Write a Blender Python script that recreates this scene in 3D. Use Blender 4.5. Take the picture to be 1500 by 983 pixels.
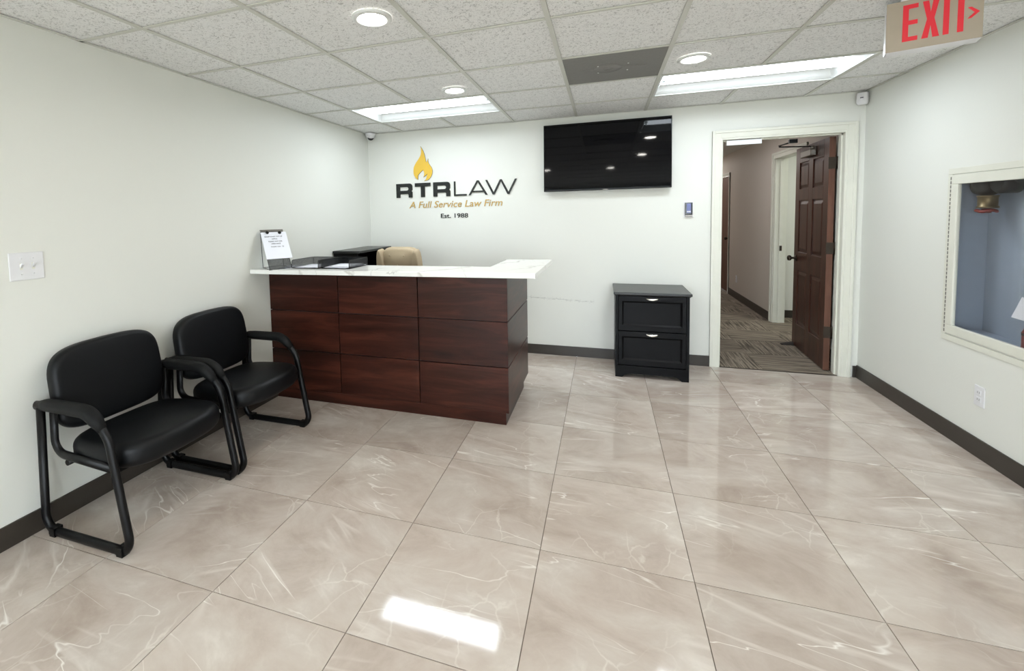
import bpy, bmesh, math, random
from mathutils import Vector, Matrix
random.seed(7)
S = bpy.context.scene
for o in list(bpy.data.objects): bpy.data.objects.remove(o)
COL = S.collection
PI = math.pi

# ------------------------------------------------------------------ camera
cam_d = bpy.data.cameras.new('camera'); cam = bpy.data.objects.new('camera', cam_d); COL.objects.link(cam)
S.camera = cam
f = Vector((-.31982388, .94523822, -.06509529)); r = Vector((.94747682, .31902496, -.02259971)); u = Vector((5.95e-4, .0689042, .9976231))
cam.matrix_world = Matrix(((r.x, u.x, -f.x, 2.512), (r.y, u.y, -f.y, -4.6093), (r.z, u.z, -f.z, 1.4326), (0, 0, 0, 1)))
cam_d.sensor_fit = 'HORIZONTAL'; cam_d.sensor_width = 36
cam_d.lens = 666.5 / 1500 * 36
cam_d.shift_x = (750 - 660.05) / 1500
cam_d.shift_y = (358.5 - 491.5) / 1500
cam_d.clip_start = .05

# ------------------------------------------------------------------ world, exposure
w = bpy.data.worlds.new('world'); S.world = w; w.use_nodes = True
w.node_tree.nodes['Background'].inputs[0].default_value = (.84, .93, 1, 1)
w.node_tree.nodes['Background'].inputs[1].default_value = 9.5
S.view_settings.view_transform = 'Standard'; S.view_settings.look = 'None'
S.view_settings.gamma = 1; S.view_settings.use_curve_mapping = False
S.view_settings.exposure = 0.08
TROFFER_E = 17.0      # emission of the troffer lenses
DOWN_E = 120.0         # emission of the downlight discs
HALL_E = 6  # emission of the added hall fill panel

# ------------------------------------------------------------------ room measures
H = 2.35; W = 4.513; YF = -7.2; G = .6096
GX = .4318; GY = -.5211
DX0, DX1, DZ = 3.50, 4.38, 2.035          # doorway
WT = .12                                   # wall thickness

# ------------------------------------------------------------------ materials
def lin(c):
    return tuple(((x / 255) / 12.92 if x / 255 <= .04045 else ((x / 255 + .055) / 1.055) ** 2.4) for x in c) + (1,)

class NT:
    def __init__(s, name):
        s.m = bpy.data.materials.new(name); s.m.use_nodes = True; s.t = s.m.node_tree
        s.b = s.t.nodes['Principled BSDF']; s.out = s.t.nodes['Material Output']
    def n(s, typ, **kw):
        x = s.t.nodes.new(typ)
        for k, v in kw.items():
            if k in x.inputs.keys() if isinstance(k, str) else False: x.inputs[k].default_value = v
            else: setattr(x, k, v)
        return x
    def l(s, a, b): s.t.links.new(a, b); return s
    def math(s, op, a, b=None, clamp=False):
        x = s.t.nodes.new('ShaderNodeMath'); x.operation = op; x.use_clamp = clamp
        for i, v in enumerate((a, b)):
            if v is None: continue
            if isinstance(v, (int, float)): x.inputs[i].default_value = v
            else: s.l(v, x.inputs[i])
        return x.outputs[0]
    def noise(s, vec, scale, detail=3, rough=.5, dist=0):
        x = s.t.nodes.new('ShaderNodeTexNoise'); x.inputs['Scale'].default_value = scale
        x.inputs['Detail'].default_value = detail; x.inputs['Roughness'].default_value = rough
        x.inputs['Distortion'].default_value = dist
        if vec is not None: s.l(vec, x.inputs['Vector'])
        return x.outputs['Fac']
    def ramp(s, fac, stops):
        x = s.t.nodes.new('ShaderNodeValToRGB'); e = x.color_ramp.elements
        while len(e) < len(stops): e.new(.5)
        for i, (p, c) in enumerate(stops):
            e[i].position = p; e[i].color = c if len(c) == 4 else tuple(c) + (1,)
        s.l(fac, x.inputs[0]); return x.outputs[0]
    def mix(s, fac, a, b, typ='MIX'):
        x = s.t.nodes.new('ShaderNodeMix'); x.data_type = 'RGBA'; x.blend_type = typ
        for i, v in ((0, fac), (6, a), (7, b)):
            if isinstance(v, (int, float)): x.inputs[i].default_value = v
            elif isinstance(v, tuple): x.inputs[i].default_value = v
            else: s.l(v, x.inputs[i])
        return x.outputs[2]
    def coord(s, kind='Object'):
        return s.t.nodes.new('ShaderNodeTexCoord').outputs[kind]
    def mapping(s, vec, scale=(1, 1, 1), loc=(0, 0, 0), rot=(0, 0, 0)):
        x = s.t.nodes.new('ShaderNodeMapping'); s.l(vec, x.inputs[0])
        x.inputs['Scale'].default_value = scale; x.inputs['Location'].default_value = loc; x.inputs['Rotation'].default_value = rot
        return x.outputs[0]
    def bump(s, h, strength=.1, dist=.01):
        x = s.t.nodes.new('ShaderNodeBump'); x.inputs['Strength'].default_value = strength
        x.inputs['Distance'].default_value = dist; s.l(h, x.inputs['Height']); s.l(x.outputs[0], s.b.inputs['Normal'])
    def base(s, c):
        if isinstance(c, tuple): s.b.inputs['Base Color'].default_value = c
        else: s.l(c, s.b.inputs['Base Color'])
    def set(s, **kw):
        for k, v in kw.items(): s.b.inputs[k.replace('_', ' ')].default_value = v

def plain(name, rgb, rough=.5, metal=0, bump=0, bscale=60, vary=.04):
    m = NT(name); c = m.coord(); nz = m.noise(c, bscale * .2, 3)
    a = lin(rgb); b = tuple(x * (1 - vary * 2) for x in a[:3]) + (1,)
    m.base(m.mix(nz, a, b)); m.set(Roughness=rough, Metallic=metal)
    if bump: m.bump(m.noise(c, bscale, 4), bump, .002)
    return m.m

def emit(name, rgb, e):
    m = NT(name); m.base((0.8, .8, .8, 1)); m.b.inputs['Emission Color'].default_value = lin(rgb); m.b.inputs['Emission Strength'].default_value = e
    return m.m

def wall_mat(name, rgb, scuff=False):
    m = NT(name); c = m.coord(); nz = m.noise(c, 1.3, 2)
    a = lin(rgb); b = tuple(x * .97 for x in a[:3]) + (1,)
    col = m.mix(nz, a, b)
    if scuff:
        sp = m.t.nodes.new('ShaderNodeSeparateXYZ'); m.l(c, sp.inputs[0])
        line = m.math('SUBTRACT', sp.outputs[2], m.math('MULTIPLY_ADD', sp.outputs[0], -.04) if False else m.math('SUBTRACT', .655, m.math('MULTIPLY', sp.outputs[0], .042)))
        near = m.math('LESS_THAN', m.math('ABSOLUTE', line), .006)
        near2 = m.math('LESS_THAN', m.math('ABSOLUTE', line), .02)
        n1 = m.math('GREATER_THAN', m.noise(m.mapping(c, (7, 1, 60)), 3, 4), .5)
        n2 = m.math('GREATER_THAN', m.noise(m.mapping(c, (30, 1, 60)), 2, 4), .62)
        inx = m.math('MULTIPLY', m.math('GREATER_THAN', sp.outputs[0], 1.6), m.math('LESS_THAN', sp.outputs[0], 2.42))
        k = m.math('MULTIPLY', m.math('MAXIMUM', m.math('MULTIPLY', near, n1), m.math('MULTIPLY', near2, n2)), inx)
        col = m.mix(m.math('MULTIPLY', k, .3), col, lin((90, 88, 84)))
    m.base(col); m.set(Roughness=.55)
    m.b.inputs['Specular IOR Level'].default_value = .35
    m.bump(m.noise(c, 120, 3), .12, .002)
    return m.m

M = {}
M['wall'] = wall_mat('painted_wall', (232, 233, 226))
M['wall_back'] = wall_mat('painted_wall_scuffed', (232, 233, 226), True)
M['hall_wall'] = wall_mat('hall_wall', (214, 205, 195))
M['pavement'] = plain('concrete_pavement', (175, 170, 160), .9)
M['trim'] = plain('white_trim', (232, 232, 220), .35)
M['base'] = plain('dark_vinyl_baseboard', (58, 52, 46), .4)
M['grout'] = plain('grout', (120, 108, 96), .8)
M['plenum'] = plain('dark_plenum', (90, 88, 84), .9)
M['tbar'] = plain('ceiling_grid_white', (212, 212, 204), .45)
M['white_plastic'] = plain('white_plastic', (236, 236, 238), .3)
M['white_metal'] = plain('white_enamel', (232, 234, 232), .3)
M['grey_panel'] = plain('grey_return_panel', (136, 134, 131), .6, vary=.1, bump=.3, bscale=300)
M['black_gloss'] = plain('black_gloss', (8, 9, 12), .08)
M['bezel'] = plain('black_bezel', (14, 14, 16), .25)
M['black_wood'] = plain('black_laminate', (9, 9, 11), .36, bump=.1, bscale=90)
M['black_top'] = plain('black_laminate_top', (14, 15, 16), .3)
M['chrome'] = plain('satin_nickel', (225, 222, 212), .25, metal=.9)
M['bronze'] = plain('dark_bronze', (62, 54, 46), .4, metal=.7)
M['black_metal'] = plain('black_powdercoat', (8, 8, 9), .38, bump=.05, bscale=300)
M['vinyl'] = plain('black_vinyl', (7, 9, 12), .45, bump=.12, bscale=220)
M['foam'] = plain('black_foam', (9, 10, 11), .6, bump=.2, bscale=250)
M['letter_dark'] = plain('dark_letter', (18, 24, 22), .4)
M['letter_gold'] = plain('gold_letter', (206, 170, 92), .4)
M['flame'] = plain('gold_flame', (234, 192, 70), .4)
M['edge'] = plain('letter_edge', (96, 84, 60), .5)
M['paper'] = plain('paper', (238, 240, 248), .7, vary=.01)
M['ink'] = plain('ink', (60, 62, 70), .7)
M['beige_face'] = plain('exit_face', (182, 170, 152), .35)
M['red_brown'] = plain('red_paint', (120, 36, 32), .35)
M['bright_metal'] = plain('bright_metal', (246, 248, 250), .3)
M['brass'] = plain('brass', (122, 108, 80), .35, metal=.8)
M['cast'] = plain('dark_cast_iron', (48, 52, 54), .5, metal=.3)
M['niche'] = plain('cabinet_blue_grey', (158, 170, 186), .4, vary=.05)
M['keypad'] = plain('keypad_blue', (120, 128, 180), .3)
M['fabric_tan'] = plain('tan_microfibre', (196, 178, 148), .85, bump=.3, bscale=30, vary=.12)
M['rubber'] = plain('dark_rubber', (45, 38, 34), .7)
M['aluminium'] = plain('brushed_aluminium', (150, 146, 140), .35, metal=.8)
M['screen_refl'] = plain('camera_lens', (16, 18, 12), .1)
M['troffer_lens'] = emit('troffer_lens', (236, 246, 255), TROFFER_E)
M['down_lens'] = emit('downlight_lens', (255, 250, 242), DOWN_E)
M['hall_fill_lens'] = emit('hall_fill_lens', (250, 250, 255), HALL_E)
mm = NT('exit_red'); mm.base(lin((214, 40, 52))); mm.b.inputs['Emission Color'].default_value = lin((230, 45, 62)); mm.b.inputs['Emission Strength'].default_value = .18; mm.set(Roughness=.4)
M['exit_red'] = mm.m

# tv screen: dark glass
m = NT('tv_screen'); m.base((.002, .0022, .003, 1)); m.set(Roughness=.045); m.b.inputs['IOR'].default_value = 1.5; m.b.inputs['Specular IOR Level'].default_value = .22
M['screen'] = m.m
# clear glass for the niche door
m = NT('clear_glass')
gl = m.n('ShaderNodeBsdfGlossy'); gl.inputs['Roughness'].default_value = .02
tr = m.n('ShaderNodeBsdfTransparent'); lw = m.n('ShaderNodeLayerWeight'); fr_ = m.math('MULTIPLY_ADD' if False else 'MULTIPLY', m.math('POWER', lw.outputs['Facing'], 5), .9); fac_ = m.math('ADD', fr_, .05)
mx = m.n('ShaderNodeMixShader'); m.l(fac_, mx.inputs[0]); m.l(tr.outputs[0], mx.inputs[1]); m.l(gl.outputs[0], mx.inputs[2]); m.l(mx.outputs[0], m.out.inputs[0])
M['glass'] = m.m
# perforated metal mesh
m = NT('wire_mesh'); m.base(lin((22, 24, 28))); m.set(Roughness=.5)
sp = m.n('ShaderNodeSeparateXYZ'); m.l(m.coord(), sp.inputs[0])
wv = [m.math('ABSOLUTE', m.math('SUBTRACT', m.math('FRACT', m.math('MULTIPLY', sp.outputs[i], 260)), .5)) for i in range(3)]
hole = m.math('MULTIPLY', m.math('GREATER_THAN', m.math('MAXIMUM', wv[2], m.math('MULTIPLY', wv[0], 1)), .2), 1)
m.l(m.math('SUBTRACT', 1, m.math('MULTIPLY', m.math('LESS_THAN', m.math('MAXIMUM', m.math('MAXIMUM', wv[0], wv[1]), wv[2]), .45), .62)), m.b.inputs['Alpha'])
M['mesh'] = m.m

# floor porcelain, polished, veined; each tile reads its own patch
m = NT('polished_porcelain')
oi = m.n('ShaderNodeObjectInfo'); c = m.coord('Object')
off = m.n('ShaderNodeCombineXYZ')
m.l(m.math('MULTIPLY', oi.outputs['Random'], 37.0), off.inputs[0]); m.l(m.math('MULTIPLY', oi.outputs['Random'], 91.0), off.inputs[1])
rotn = m.n('ShaderNodeVectorRotate'); rotn.rotation_type = 'Z_AXIS'; m.l(c, rotn.inputs['Vector'])
m.l(m.math('MULTIPLY', m.math('SUBTRACT', m.math('FRACT', m.math('MULTIPLY', oi.outputs['Random'], 7.3)), .5), 1.0), rotn.inputs['Angle'])
va = m.n('ShaderNodeVectorMath'); va.operation = 'ADD'; m.l(rotn.outputs[0], va.inputs[0]); m.l(off.outputs[0], va.inputs[1]); P = va.outputs[0]
cloud = m.noise(m.mapping(P, (.85, 1.3, 1), (0, 0, 0), (0, 0, .6)), 2.6, 8, .66, .5)
base = m.ramp(cloud, [(.3, lin((176, 161, 149))), (.48, lin((195, 182, 171))), (.6, lin((204, 194, 184))), (.72, lin((221, 213, 204)))])
tint = m.ramp(oi.outputs['Random'], [(0, (.93, .925, .92)), (1, (1.04, 1.04, 1.035))])
base = m.mix(1.0, base, tint, 'MULTIPLY')
def veins(scale, width, rot, stretch, thr, seedloc):
    pv = m.mapping(P, (1, stretch, 1), seedloc, (0, 0, rot))
    wob = m.n('ShaderNodeTexNoise'); wob.inputs['Scale'].default_value = 5; wob.inputs['Detail'].default_value = 5; m.l(pv, wob.inputs['Vector'])
    ad = m.n('ShaderNodeVectorMath'); ad.operation = 'MULTIPLY_ADD'; m.l(wob.outputs['Color'], ad.inputs[0]); ad.inputs[1].default_value = (.16, .16, .16); m.l(pv, ad.inputs[2])
    vo = m.n('ShaderNodeTexVoronoi'); vo.feature = 'DISTANCE_TO_EDGE'; vo.inputs['Scale'].default_value = scale; m.l(ad.outputs[0], vo.inputs['Vector'])
    line = m.math('SUBTRACT', 1, m.math('DIVIDE', vo.outputs[0], width, True), True)
    mask = m.ramp(m.noise(pv, 2.6, 2), [(thr, (0, 0, 0)), (thr + .14, (1, 1, 1))])
    return m.math('MULTIPLY', line, mask)
def ridge(scale, width, rot, sy, thr, loc, dist=.4):
    pv = m.mapping(P, (.45, sy, 1), loc, (0, 0, rot))
    n_ = m.noise(pv, scale, 4, .45, dist)
    line = m.math('SUBTRACT', 1, m.math('DIVIDE', m.math('ABSOLUTE', m.math('SUBTRACT', n_, .5)), width, True), True)
    mask = m.ramp(m.noise(m.mapping(P, (1, 1, 1), loc), 2.4, 2), [(thr, (0, 0, 0)), (thr + .12, (1, 1, 1))])
    return m.math('MULTIPLY', line, mask)
v1 = ridge(1.7, .0045, .55, 2.2, .5, (3, 1, 0)); v1b = ridge(1.5, .004, -.9, 2.6, .53, (13, 7, 0))
v2 = veins(7.5, .03, -.5, .7, .52, (9, 5, 0))
v3 = ridge(1.5, .03, .6, 2.4, .5, (3, 1, 0), .8)
base = m.mix(m.math('MULTIPLY', v3, .6), base, lin((224, 216, 207)))
base = m.mix(m.math('MULTIPLY', v2, .5), base, lin((232, 226, 216)))
base = m.mix(m.math('MULTIPLY', m.math('MAXIMUM', v1, v1b), .85), base, lin((244, 240, 233)))
m.base(base); m.set(Roughness=.055); m.b.inputs['Specular IOR Level'].default_value = .5
M['tile'] = m.m

# acoustic ceiling tile, fissured
m = NT('fissured_tile'); c = m.coord('Object')
oi = m.n('ShaderNodeObjectInfo'); va = m.n('ShaderNodeVectorMath'); va.operation = 'ADD'; m.l(c, va.inputs[0])
cb = m.n('ShaderNodeCombineXYZ'); m.l(m.math('MULTIPLY', oi.outputs['Random'], 50), cb.inputs[0]); m.l(cb.outputs[0], va.inputs[1]); P = va.outputs[0]
n1 = m.noise(m.mapping(P, (1, 1, 1)), 72, 3, .6, 1.5)
n2 = m.noise(P, 260, 2)
hole = m.ramp(n1, [(.56, (0, 0, 0)), (.61, (1, 1, 1))])
hole2 = m.ramp(n2, [(.62, (0, 0, 0)), (.7, (1, 1, 1))])
hh = m.math('MAXIMUM', hole, m.math('MULTIPLY', hole2, .6))
m.base(m.mix(m.math('MULTIPLY', hh, .5), lin((243, 243, 242)), lin((140, 139, 137)))); m.set(Roughness=.9)
m.bump(m.math('SUBTRACT', 1, hh), .5, .003)
M['acoustic'] = m.m

def wood(name, dark, mid, light, axis, rough, scale=1.0, spec=.4):
    m = NT(name); c = m.coord('Object'); oi = m.n('ShaderNodeObjectInfo')
    va = m.n('ShaderNodeVectorMath'); va.operation = 'ADD'; m.l(c, va.inputs[0])
    cb = m.n('ShaderNodeCombineXYZ')
    for i in range(3): m.l(m.math('MULTIPLY', oi.outputs['Random'], 13 + 7 * i), cb.inputs[i])
    m.l(cb.outputs[0], va.inputs[1])
    sc = [9, 9, 9]; 
    for a in axis: sc[a] = 1.1
    P = m.mapping(va.outputs[0], tuple(x * scale for x in sc))
    g = m.noise(P, 1.6, 6, .6, .7); fine = m.noise(m.mapping(va.outputs[0], tuple((4 if i in axis else 140) for i in range(3))), 1, 3)
    col = m.ramp(g, [(.28, lin(dark)), (.5, lin(mid)), (.72, lin(light))])
    col = m.mix(m.math('MULTIPLY', fine, .3), col, lin(dark))
    m.base(col); m.set(Roughness=rough); m.b.inputs['Specular IOR Level'].default_value = spec
    return m.m
M['cherry'] = wood('mahogany_laminate', (33, 14, 9), (57, 28, 20), (84, 44, 32), (0, 1), .32, 1.0, .2)
M['door_wood'] = wood('stained_door', (44, 24, 17), (70, 40, 30), (88, 54, 42), (2,), .3)
M['door_edge'] = wood('door_edge_wood', (78, 50, 36), (100, 64, 48), (118, 80, 62), (2,), .5)
M['groove'] = plain('panel_groove', (30, 12, 10), .6)

# marble worktop
m = NT('white_marble_quartz'); c = m.coord('Object')
def mv(rot, scale, width, thr, loc):
    P = m.mapping(c, (1, 1, 1), loc, (0, 0, rot))
    n = m.noise(P, 1.6, 5, .55, .5); sp = m.n('ShaderNodeSeparateXYZ'); m.l(P, sp.inputs[0])
    t = m.math('ADD', m.math('MULTIPLY', sp.outputs[0], scale), m.math('MULTIPLY', n, 1.6))
    d = m.math('ABSOLUTE', m.math('SUBTRACT', m.math('FRACT', t), .5))
    line = m.math('SUBTRACT', 1, m.math('DIVIDE', d, width, True), True)
    return m.math('MULTIPLY', line, m.ramp(m.noise(P, 1.1, 2), [(thr, (0, 0, 0)), (thr + .12, (1, 1, 1))]))
a = mv(.6, 2.6, .05, .36, (2, 0, 0)); b = mv(-.4, 1.9, .014, .40, (0, 4, 0))
col = m.mix(m.math('MULTIPLY', a, .5), lin((240, 240, 236)), lin((158, 150, 140)))
col = m.mix(m.math('MULTIPLY', b, .5), col, lin((150, 146, 140)))
m.base(col); m.set(Roughness=.16)
M['marble'] = m.m

def carpet(name, axis):
    m = NT(name); c = m.coord('Object'); oi = m.n('ShaderNodeObjectInfo')
    va = m.n('ShaderNodeVectorMath'); va.operation = 'ADD'; m.l(c, va.inputs[0]); cb = m.n('ShaderNodeCombineXYZ')
    m.l(m.math('MULTIPLY', oi.outputs['Random'], 33), cb.inputs[0]); m.l(m.math('MULTIPLY', oi.outputs['Random'], 57), cb.inputs[1]); m.l(cb.outputs[0], va.inputs[1])
    sc = (3, 62, 1) if axis == 0 else (62, 3, 1)
    g = m.noise(m.mapping(va.outputs[0], sc), 1, 3, .55)
    col = m.ramp(g, [(.34, lin((76, 68, 58))), (.48, lin((126, 115, 101))), (.6, lin((164, 152, 136))), (.7, lin((104, 94, 82)))])
    m.base(col); m.set(Roughness=.95); m.bump(m.noise(c, 300, 3), .6, .004); return m.m
M['carpet_a'] = carpet('striped_carpet_along', 0); M['carpet_b'] = carpet('striped_carpet_across', 1)

for k_ in ('vinyl', 'black_metal', 'foam', 'black_wood', 'bezel'): M[k_].node_tree.nodes['Principled BSDF'].inputs['Specular IOR Level'].default_value = .12 if k_ == 'black_wood' else .24
# ------------------------------------------------------------------ mesh helpers
def box(bm, x0, x1, y0, y1, z0, z1, mi=0, mat=None):
    vs = [bm.verts.new(p) for p in ((x0, y0, z0), (x1, y0, z0), (x1, y1, z0), (x0, y1, z0), (x0, y0, z1), (x1, y0, z1), (x1, y1, z1), (x0, y1, z1))]
    if mat is not None:
        for v in vs: v.co = mat @ v.co
    for q in ((0, 3, 2, 1), (4, 5, 6, 7), (0, 1, 5, 4), (1, 2, 6, 5), (2, 3, 7, 6), (3, 0, 4, 7)):
        bm.faces.new([vs[i] for i in q]).material_index = mi
    return vs

def prism(bm, pts, z0, z1, axis=2, mi=0):
    """polygon pts (a,b) extruded along axis between z0 and z1"""
    def P(a, b, c): return (a, b, c) if axis == 2 else ((a, c, b) if axis == 1 else (c, a, b))
    lo = [bm.verts.new(P(a, b, z0)) for a, b in pts]; hi = [bm.verts.new(P(a, b, z1)) for a, b in pts]
    n = len(pts)
    for fs in (list(reversed(lo)), hi): bm.faces.new(fs).material_index = mi
    for i in range(n): bm.faces.new((lo[i], lo[(i + 1) % n], hi[(i + 1) % n], hi[i])).material_index = mi

def lathe(bm, prof, cx=0, cy=0, cz=0, axis=2, seg=24, mi=0, caps=True):
    rings = []
    for rr, h in prof:
        ring = []
        for k in range(seg):
            a = 2 * PI * k / seg; p, q = rr * math.cos(a), rr * math.sin(a)
            co = (cx + p, cy + q, cz + h) if axis == 2 else ((cx + p, cy + h, cz + q) if axis == 1 else (cx + h, cy + p, cz + q))
            ring.append(bm.verts.new(co))
        rings.append(ring)
    for a, b in zip(rings, rings[1:]):
        for k in range(seg):
            fc = bm.faces.new((a[k], a[(k + 1) % seg], b[(k + 1) % seg], b[k])); fc.material_index = mi; fc.smooth = True
    if caps:
        for rg in (rings[0], rings[-1]):
            bm.faces.new(rg).material_index = mi

def fillet(pts, rad, seg=7):
    out = [Vector(pts[0])]
    for i in range(1, len(pts) - 1):
        p0, p1, p2 = Vector(pts[i - 1]), Vector(pts[i]), Vector(pts[i + 1]); R_ = rad[i] if isinstance(rad, (list, tuple)) else rad
        a, b = (p0 - p1), (p2 - p1); ang = a.angle(b)
        if R_ <= 0 or ang > 3.1: out.append(p1); continue
        t = min(R_ / math.tan(ang / 2), a.length * .49, b.length * .49); R2 = t * math.tan(ang / 2)
        A, B = p1 + a.normalized() * t, p1 + b.normalized() * t
        cdir = (a.normalized() + b.normalized()).normalized(); Cn = p1 + cdir * (R2 / math.sin(ang / 2))
        va_, vb_ = A - Cn, B - Cn; th_ = va_.angle(vb_)
        for k in range(seg + 1):
            q_ = k / seg; v = (va_ * math.sin((1 - q_) * th_) + vb_ * math.sin(q_ * th_)) / math.sin(th_)
            out.append(Cn + v)
    out.append(Vector(pts[-1])); return out

def sweep(bm, path, wa, wb, side=Vector((0, 1, 0)), seg=10, closed=False, prof=None, mi=0):
    """oval tube; wa = half width in the bending plane, wb = half width along 'side'"""
    path = [Vector(p) for p in path]; n = len(path); rings = []
    for i, p in enumerate(path):
        if closed: t = path[(i + 1) % n] - path[(i - 1) % n]
        else: t = path[min(i + 1, n - 1)] - path[max(i - 1, 0)]
        t.normalize(); sd = side - t * side.dot(t)
        if sd.length < 1e-3: sd = Vector((1, 0, 0)) - t * t.x
        sd.normalize(); nn = t.cross(sd)
        k = prof(i / (n - 1)) if prof else 1
        rings.append([bm.verts.new(p + nn * (wa * k * math.cos(2 * PI * j / seg)) + sd * (wb * k * math.sin(2 * PI * j / seg))) for j in range(seg)])
    m_ = n if closed else n - 1
    for i in range(m_):
        a, b = rings[i], rings[(i + 1) % n]
        for j in range(seg):
            fc = bm.faces.new((a[j], a[(j + 1) % seg], b[(j + 1) % seg], b[j])); fc.smooth = True; fc.material_index = mi
    if not closed:
        bm.faces.new(rings[0][::-1]); bm.faces.new(rings[-1])

def cushion(bm, outline, t, er, dome=.0, rings=5, M4=None, domer=4):
    """soft pad: outline list of (a,b), thickness t about 0, rounded edge radius er"""
    n = len(outline); ca = sum(p[0] for p in outline) / n; cb = sum(p[1] for p in outline) / n
    ext = max(max(abs(p[0] - ca), abs(p[1] - cb)) for p in outline)
    layers = []
    def layer(inset, z): 
        k = 1 - inset / ext
        return [(ca + (a - ca) * k, cb + (b - cb) * k, z) for a, b in outline]
    for i in range(domer, 0, -1):
        s = i / domer; layers.append(layer(er + (ext - er) * s * .97, -t / 2))
    for i in range(rings + 1):
        a = PI / 2 * i / rings; layers.append(layer(er * (1 - math.sin(a)), -t / 2 + er * (1 - math.cos(a))))
    for i in range(rings + 1):
        a = PI / 2 * i / rings; layers.append(layer(er * (1 - math.cos(a)), t / 2 - er + er * math.sin(a)))
    for i in range(1, domer + 1):
        s = i / domer; layers.append(layer(er + (ext - er) * s * .97, t / 2 + dome * (1 - (1 - s) ** 2)))
    R_ = [[bm.verts.new(M4 @ Vector(p) if M4 else p) for p in L] for L in layers]
    for A, B in zip(R_, R_[1:]):
        for j in range(n):
            fc = bm.faces.new((A[j], A[(j + 1) % n], B[(j + 1) % n], B[j])); fc.smooth = True
    for L in (R_[0][::-1], R_[-1]):
        fc = bm.faces.new(L); fc.smooth = True

def superell(a, b, e=2.6, n=40, ca=0, cb=0, fn=None):
    out = []
    for k in range(n):
        t = 2 * PI * k / n; c, s = math.cos(t), math.sin(t)
        x = a * math.copysign(abs(c) ** (2 / e), c); y = b * math.copysign(abs(s) ** (2 / e), s)
        if fn: x, y = fn(x, y)
        out.append((ca + x, cb + y))
    return out

def obj(name, bm, mats, parent=None, bevel=0, kind=None, smooth=False, seg=2):
    me = bpy.data.meshes.new(name); bmesh.ops.recalc_face_normals(bm, faces=bm.faces)
    bm.to_mesh(me); bm.free()
    for mt in (mats if isinstance(mats, (list, tuple)) else [mats]): me.materials.append(M[mt] if isinstance(mt, str) else mt)
    o = bpy.data.objects.new(name, me); COL.objects.link(o)
    if parent:
        o.parent = parent
        g = parent; wl = Vector((0, 0, 0))
        while g: wl += g.location; g = g.parent
        me.transform(Matrix.Translation(-wl))
    if bevel:
        b = o.modifiers.new('bevel', 'BEVEL'); b.width = bevel; b.segments = seg; b.limit_method = 'ANGLE'; b.angle_limit = .7
    if kind: o['kind'] = kind
    return o

def thing(name, label, cat, loc=(0, 0, 0), group=None):
    o = bpy.data.objects.new(name, None); o.empty_display_size = .1; COL.objects.link(o); o.location = loc
    o['label'] = label; o['category'] = cat
    if group: o['group'] = group
    return o
def tag(o, label, cat, group=None):
    o['label'] = label; o['category'] = cat
    if group: o['group'] = group
    return o
def B(*boxes):
    bm = bmesh.new()
    for b in boxes: box(bm, *b)
    return bm
def root_at(name, loc=(0, 0, 0)):
    o = bpy.data.objects.new(name, None); o.empty_display_size = .1; COL.objects.link(o); o.location = loc; o['kind'] = 'structure'; return o

# ================================================================== SETTING
# ---- floor with porcelain tiles
floor = obj('floor', B((0, W, YF, .0, -.06, -.004)), 'grout', kind='structure')
TS = .5883; FX = .4879; FY = -3.3318
shared = {}
for i in range(-1, 8):
    for j in range(-7, 6):
        x0, x1 = FX + i * TS, FX + (i + 1) * TS; y0, y1 = FY + j * TS, FY + (j + 1) * TS
        x0, x1, y0, y1 = max(x0, 0), min(x1, W), max(y0, YF), min(y1, 0)
        if x1 - x0 < .02 or y1 - y0 < .02: continue
        g = .0016; w_, d_ = (x1 - x0) / 2 - g, (y1 - y0) / 2 - g
        key = (round(w_, 4), round(d_, 4))
        if key not in shared:
            o = obj('tile', B((-w_, w_, -d_, d_, -.01, 0)), 'tile', bevel=0); shared[key] = o.data
        else:
            o = bpy.data.objects.new('tile', shared[key]); COL.objects.link(o)
        o.parent = floor; o.location = ((x0 + x1) / 2, (y0 + y1) / 2, 0)

# ---- walls
o = obj('wall_left', B((-WT, 0, YF, WT, 0, H + .12)), 'wall', kind='structure')
# right wall with the opening for the hose cabinet
NY0, NY1, NZ0, NZ1 = -2.02, -1.012, .66, 1.59
o = obj('wall_right', B((W, W + .2, NY1, WT, 0, H + .12), (W, W + .2, YF, NY0, 0, H + .12), (W, W + .2, NY0, NY1, 0, NZ0), (W, W + .2, NY0, NY1, NZ1, H + .12)), 'wall', kind='structure')
o = obj('wall_back', B((0, DX0 - .015, 0, WT, 0, H + .12), (DX1 + .015, W, 0, WT, 0, H + .12), (DX0 - .015, DX1 + .015, 0, WT, DZ + .015, H + .12)), 'wall_back', kind='structure')
WZ0, WZ1 = .12, 1.95       # added glazing behind the camera, lets sky light fill the room
o = obj('wall_front', B((-WT, W + .2, YF - WT, YF, 0, WZ0), (-WT, W + .2, YF - WT, YF, WZ1, H + .12), (-WT, .1, YF - WT, YF, WZ0, WZ1), (W - .1, W + .2, YF - WT, YF, WZ0, WZ1)), 'wall', kind='structure')
wn = obj('added_window_1', B(*[(.1 + k * (W - .2) / 3 - .025, .1 + k * (W - .2) / 3 + .025, YF - .09, YF - .03, WZ0, WZ1) for k in range(4)]), 'trim', kind='structure')
for k in range(3): obj('glass_pane', B((.125 + k * (W - .2) / 3, .075 + (k + 1) * (W - .2) / 3, YF - .063, YF - .057, WZ0, WZ1)), 'glass', wn)
obj('ground', B((-14, 18, -30, YF - WT - .01, -.2, -.1)), 'pavement', kind='structure')

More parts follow.
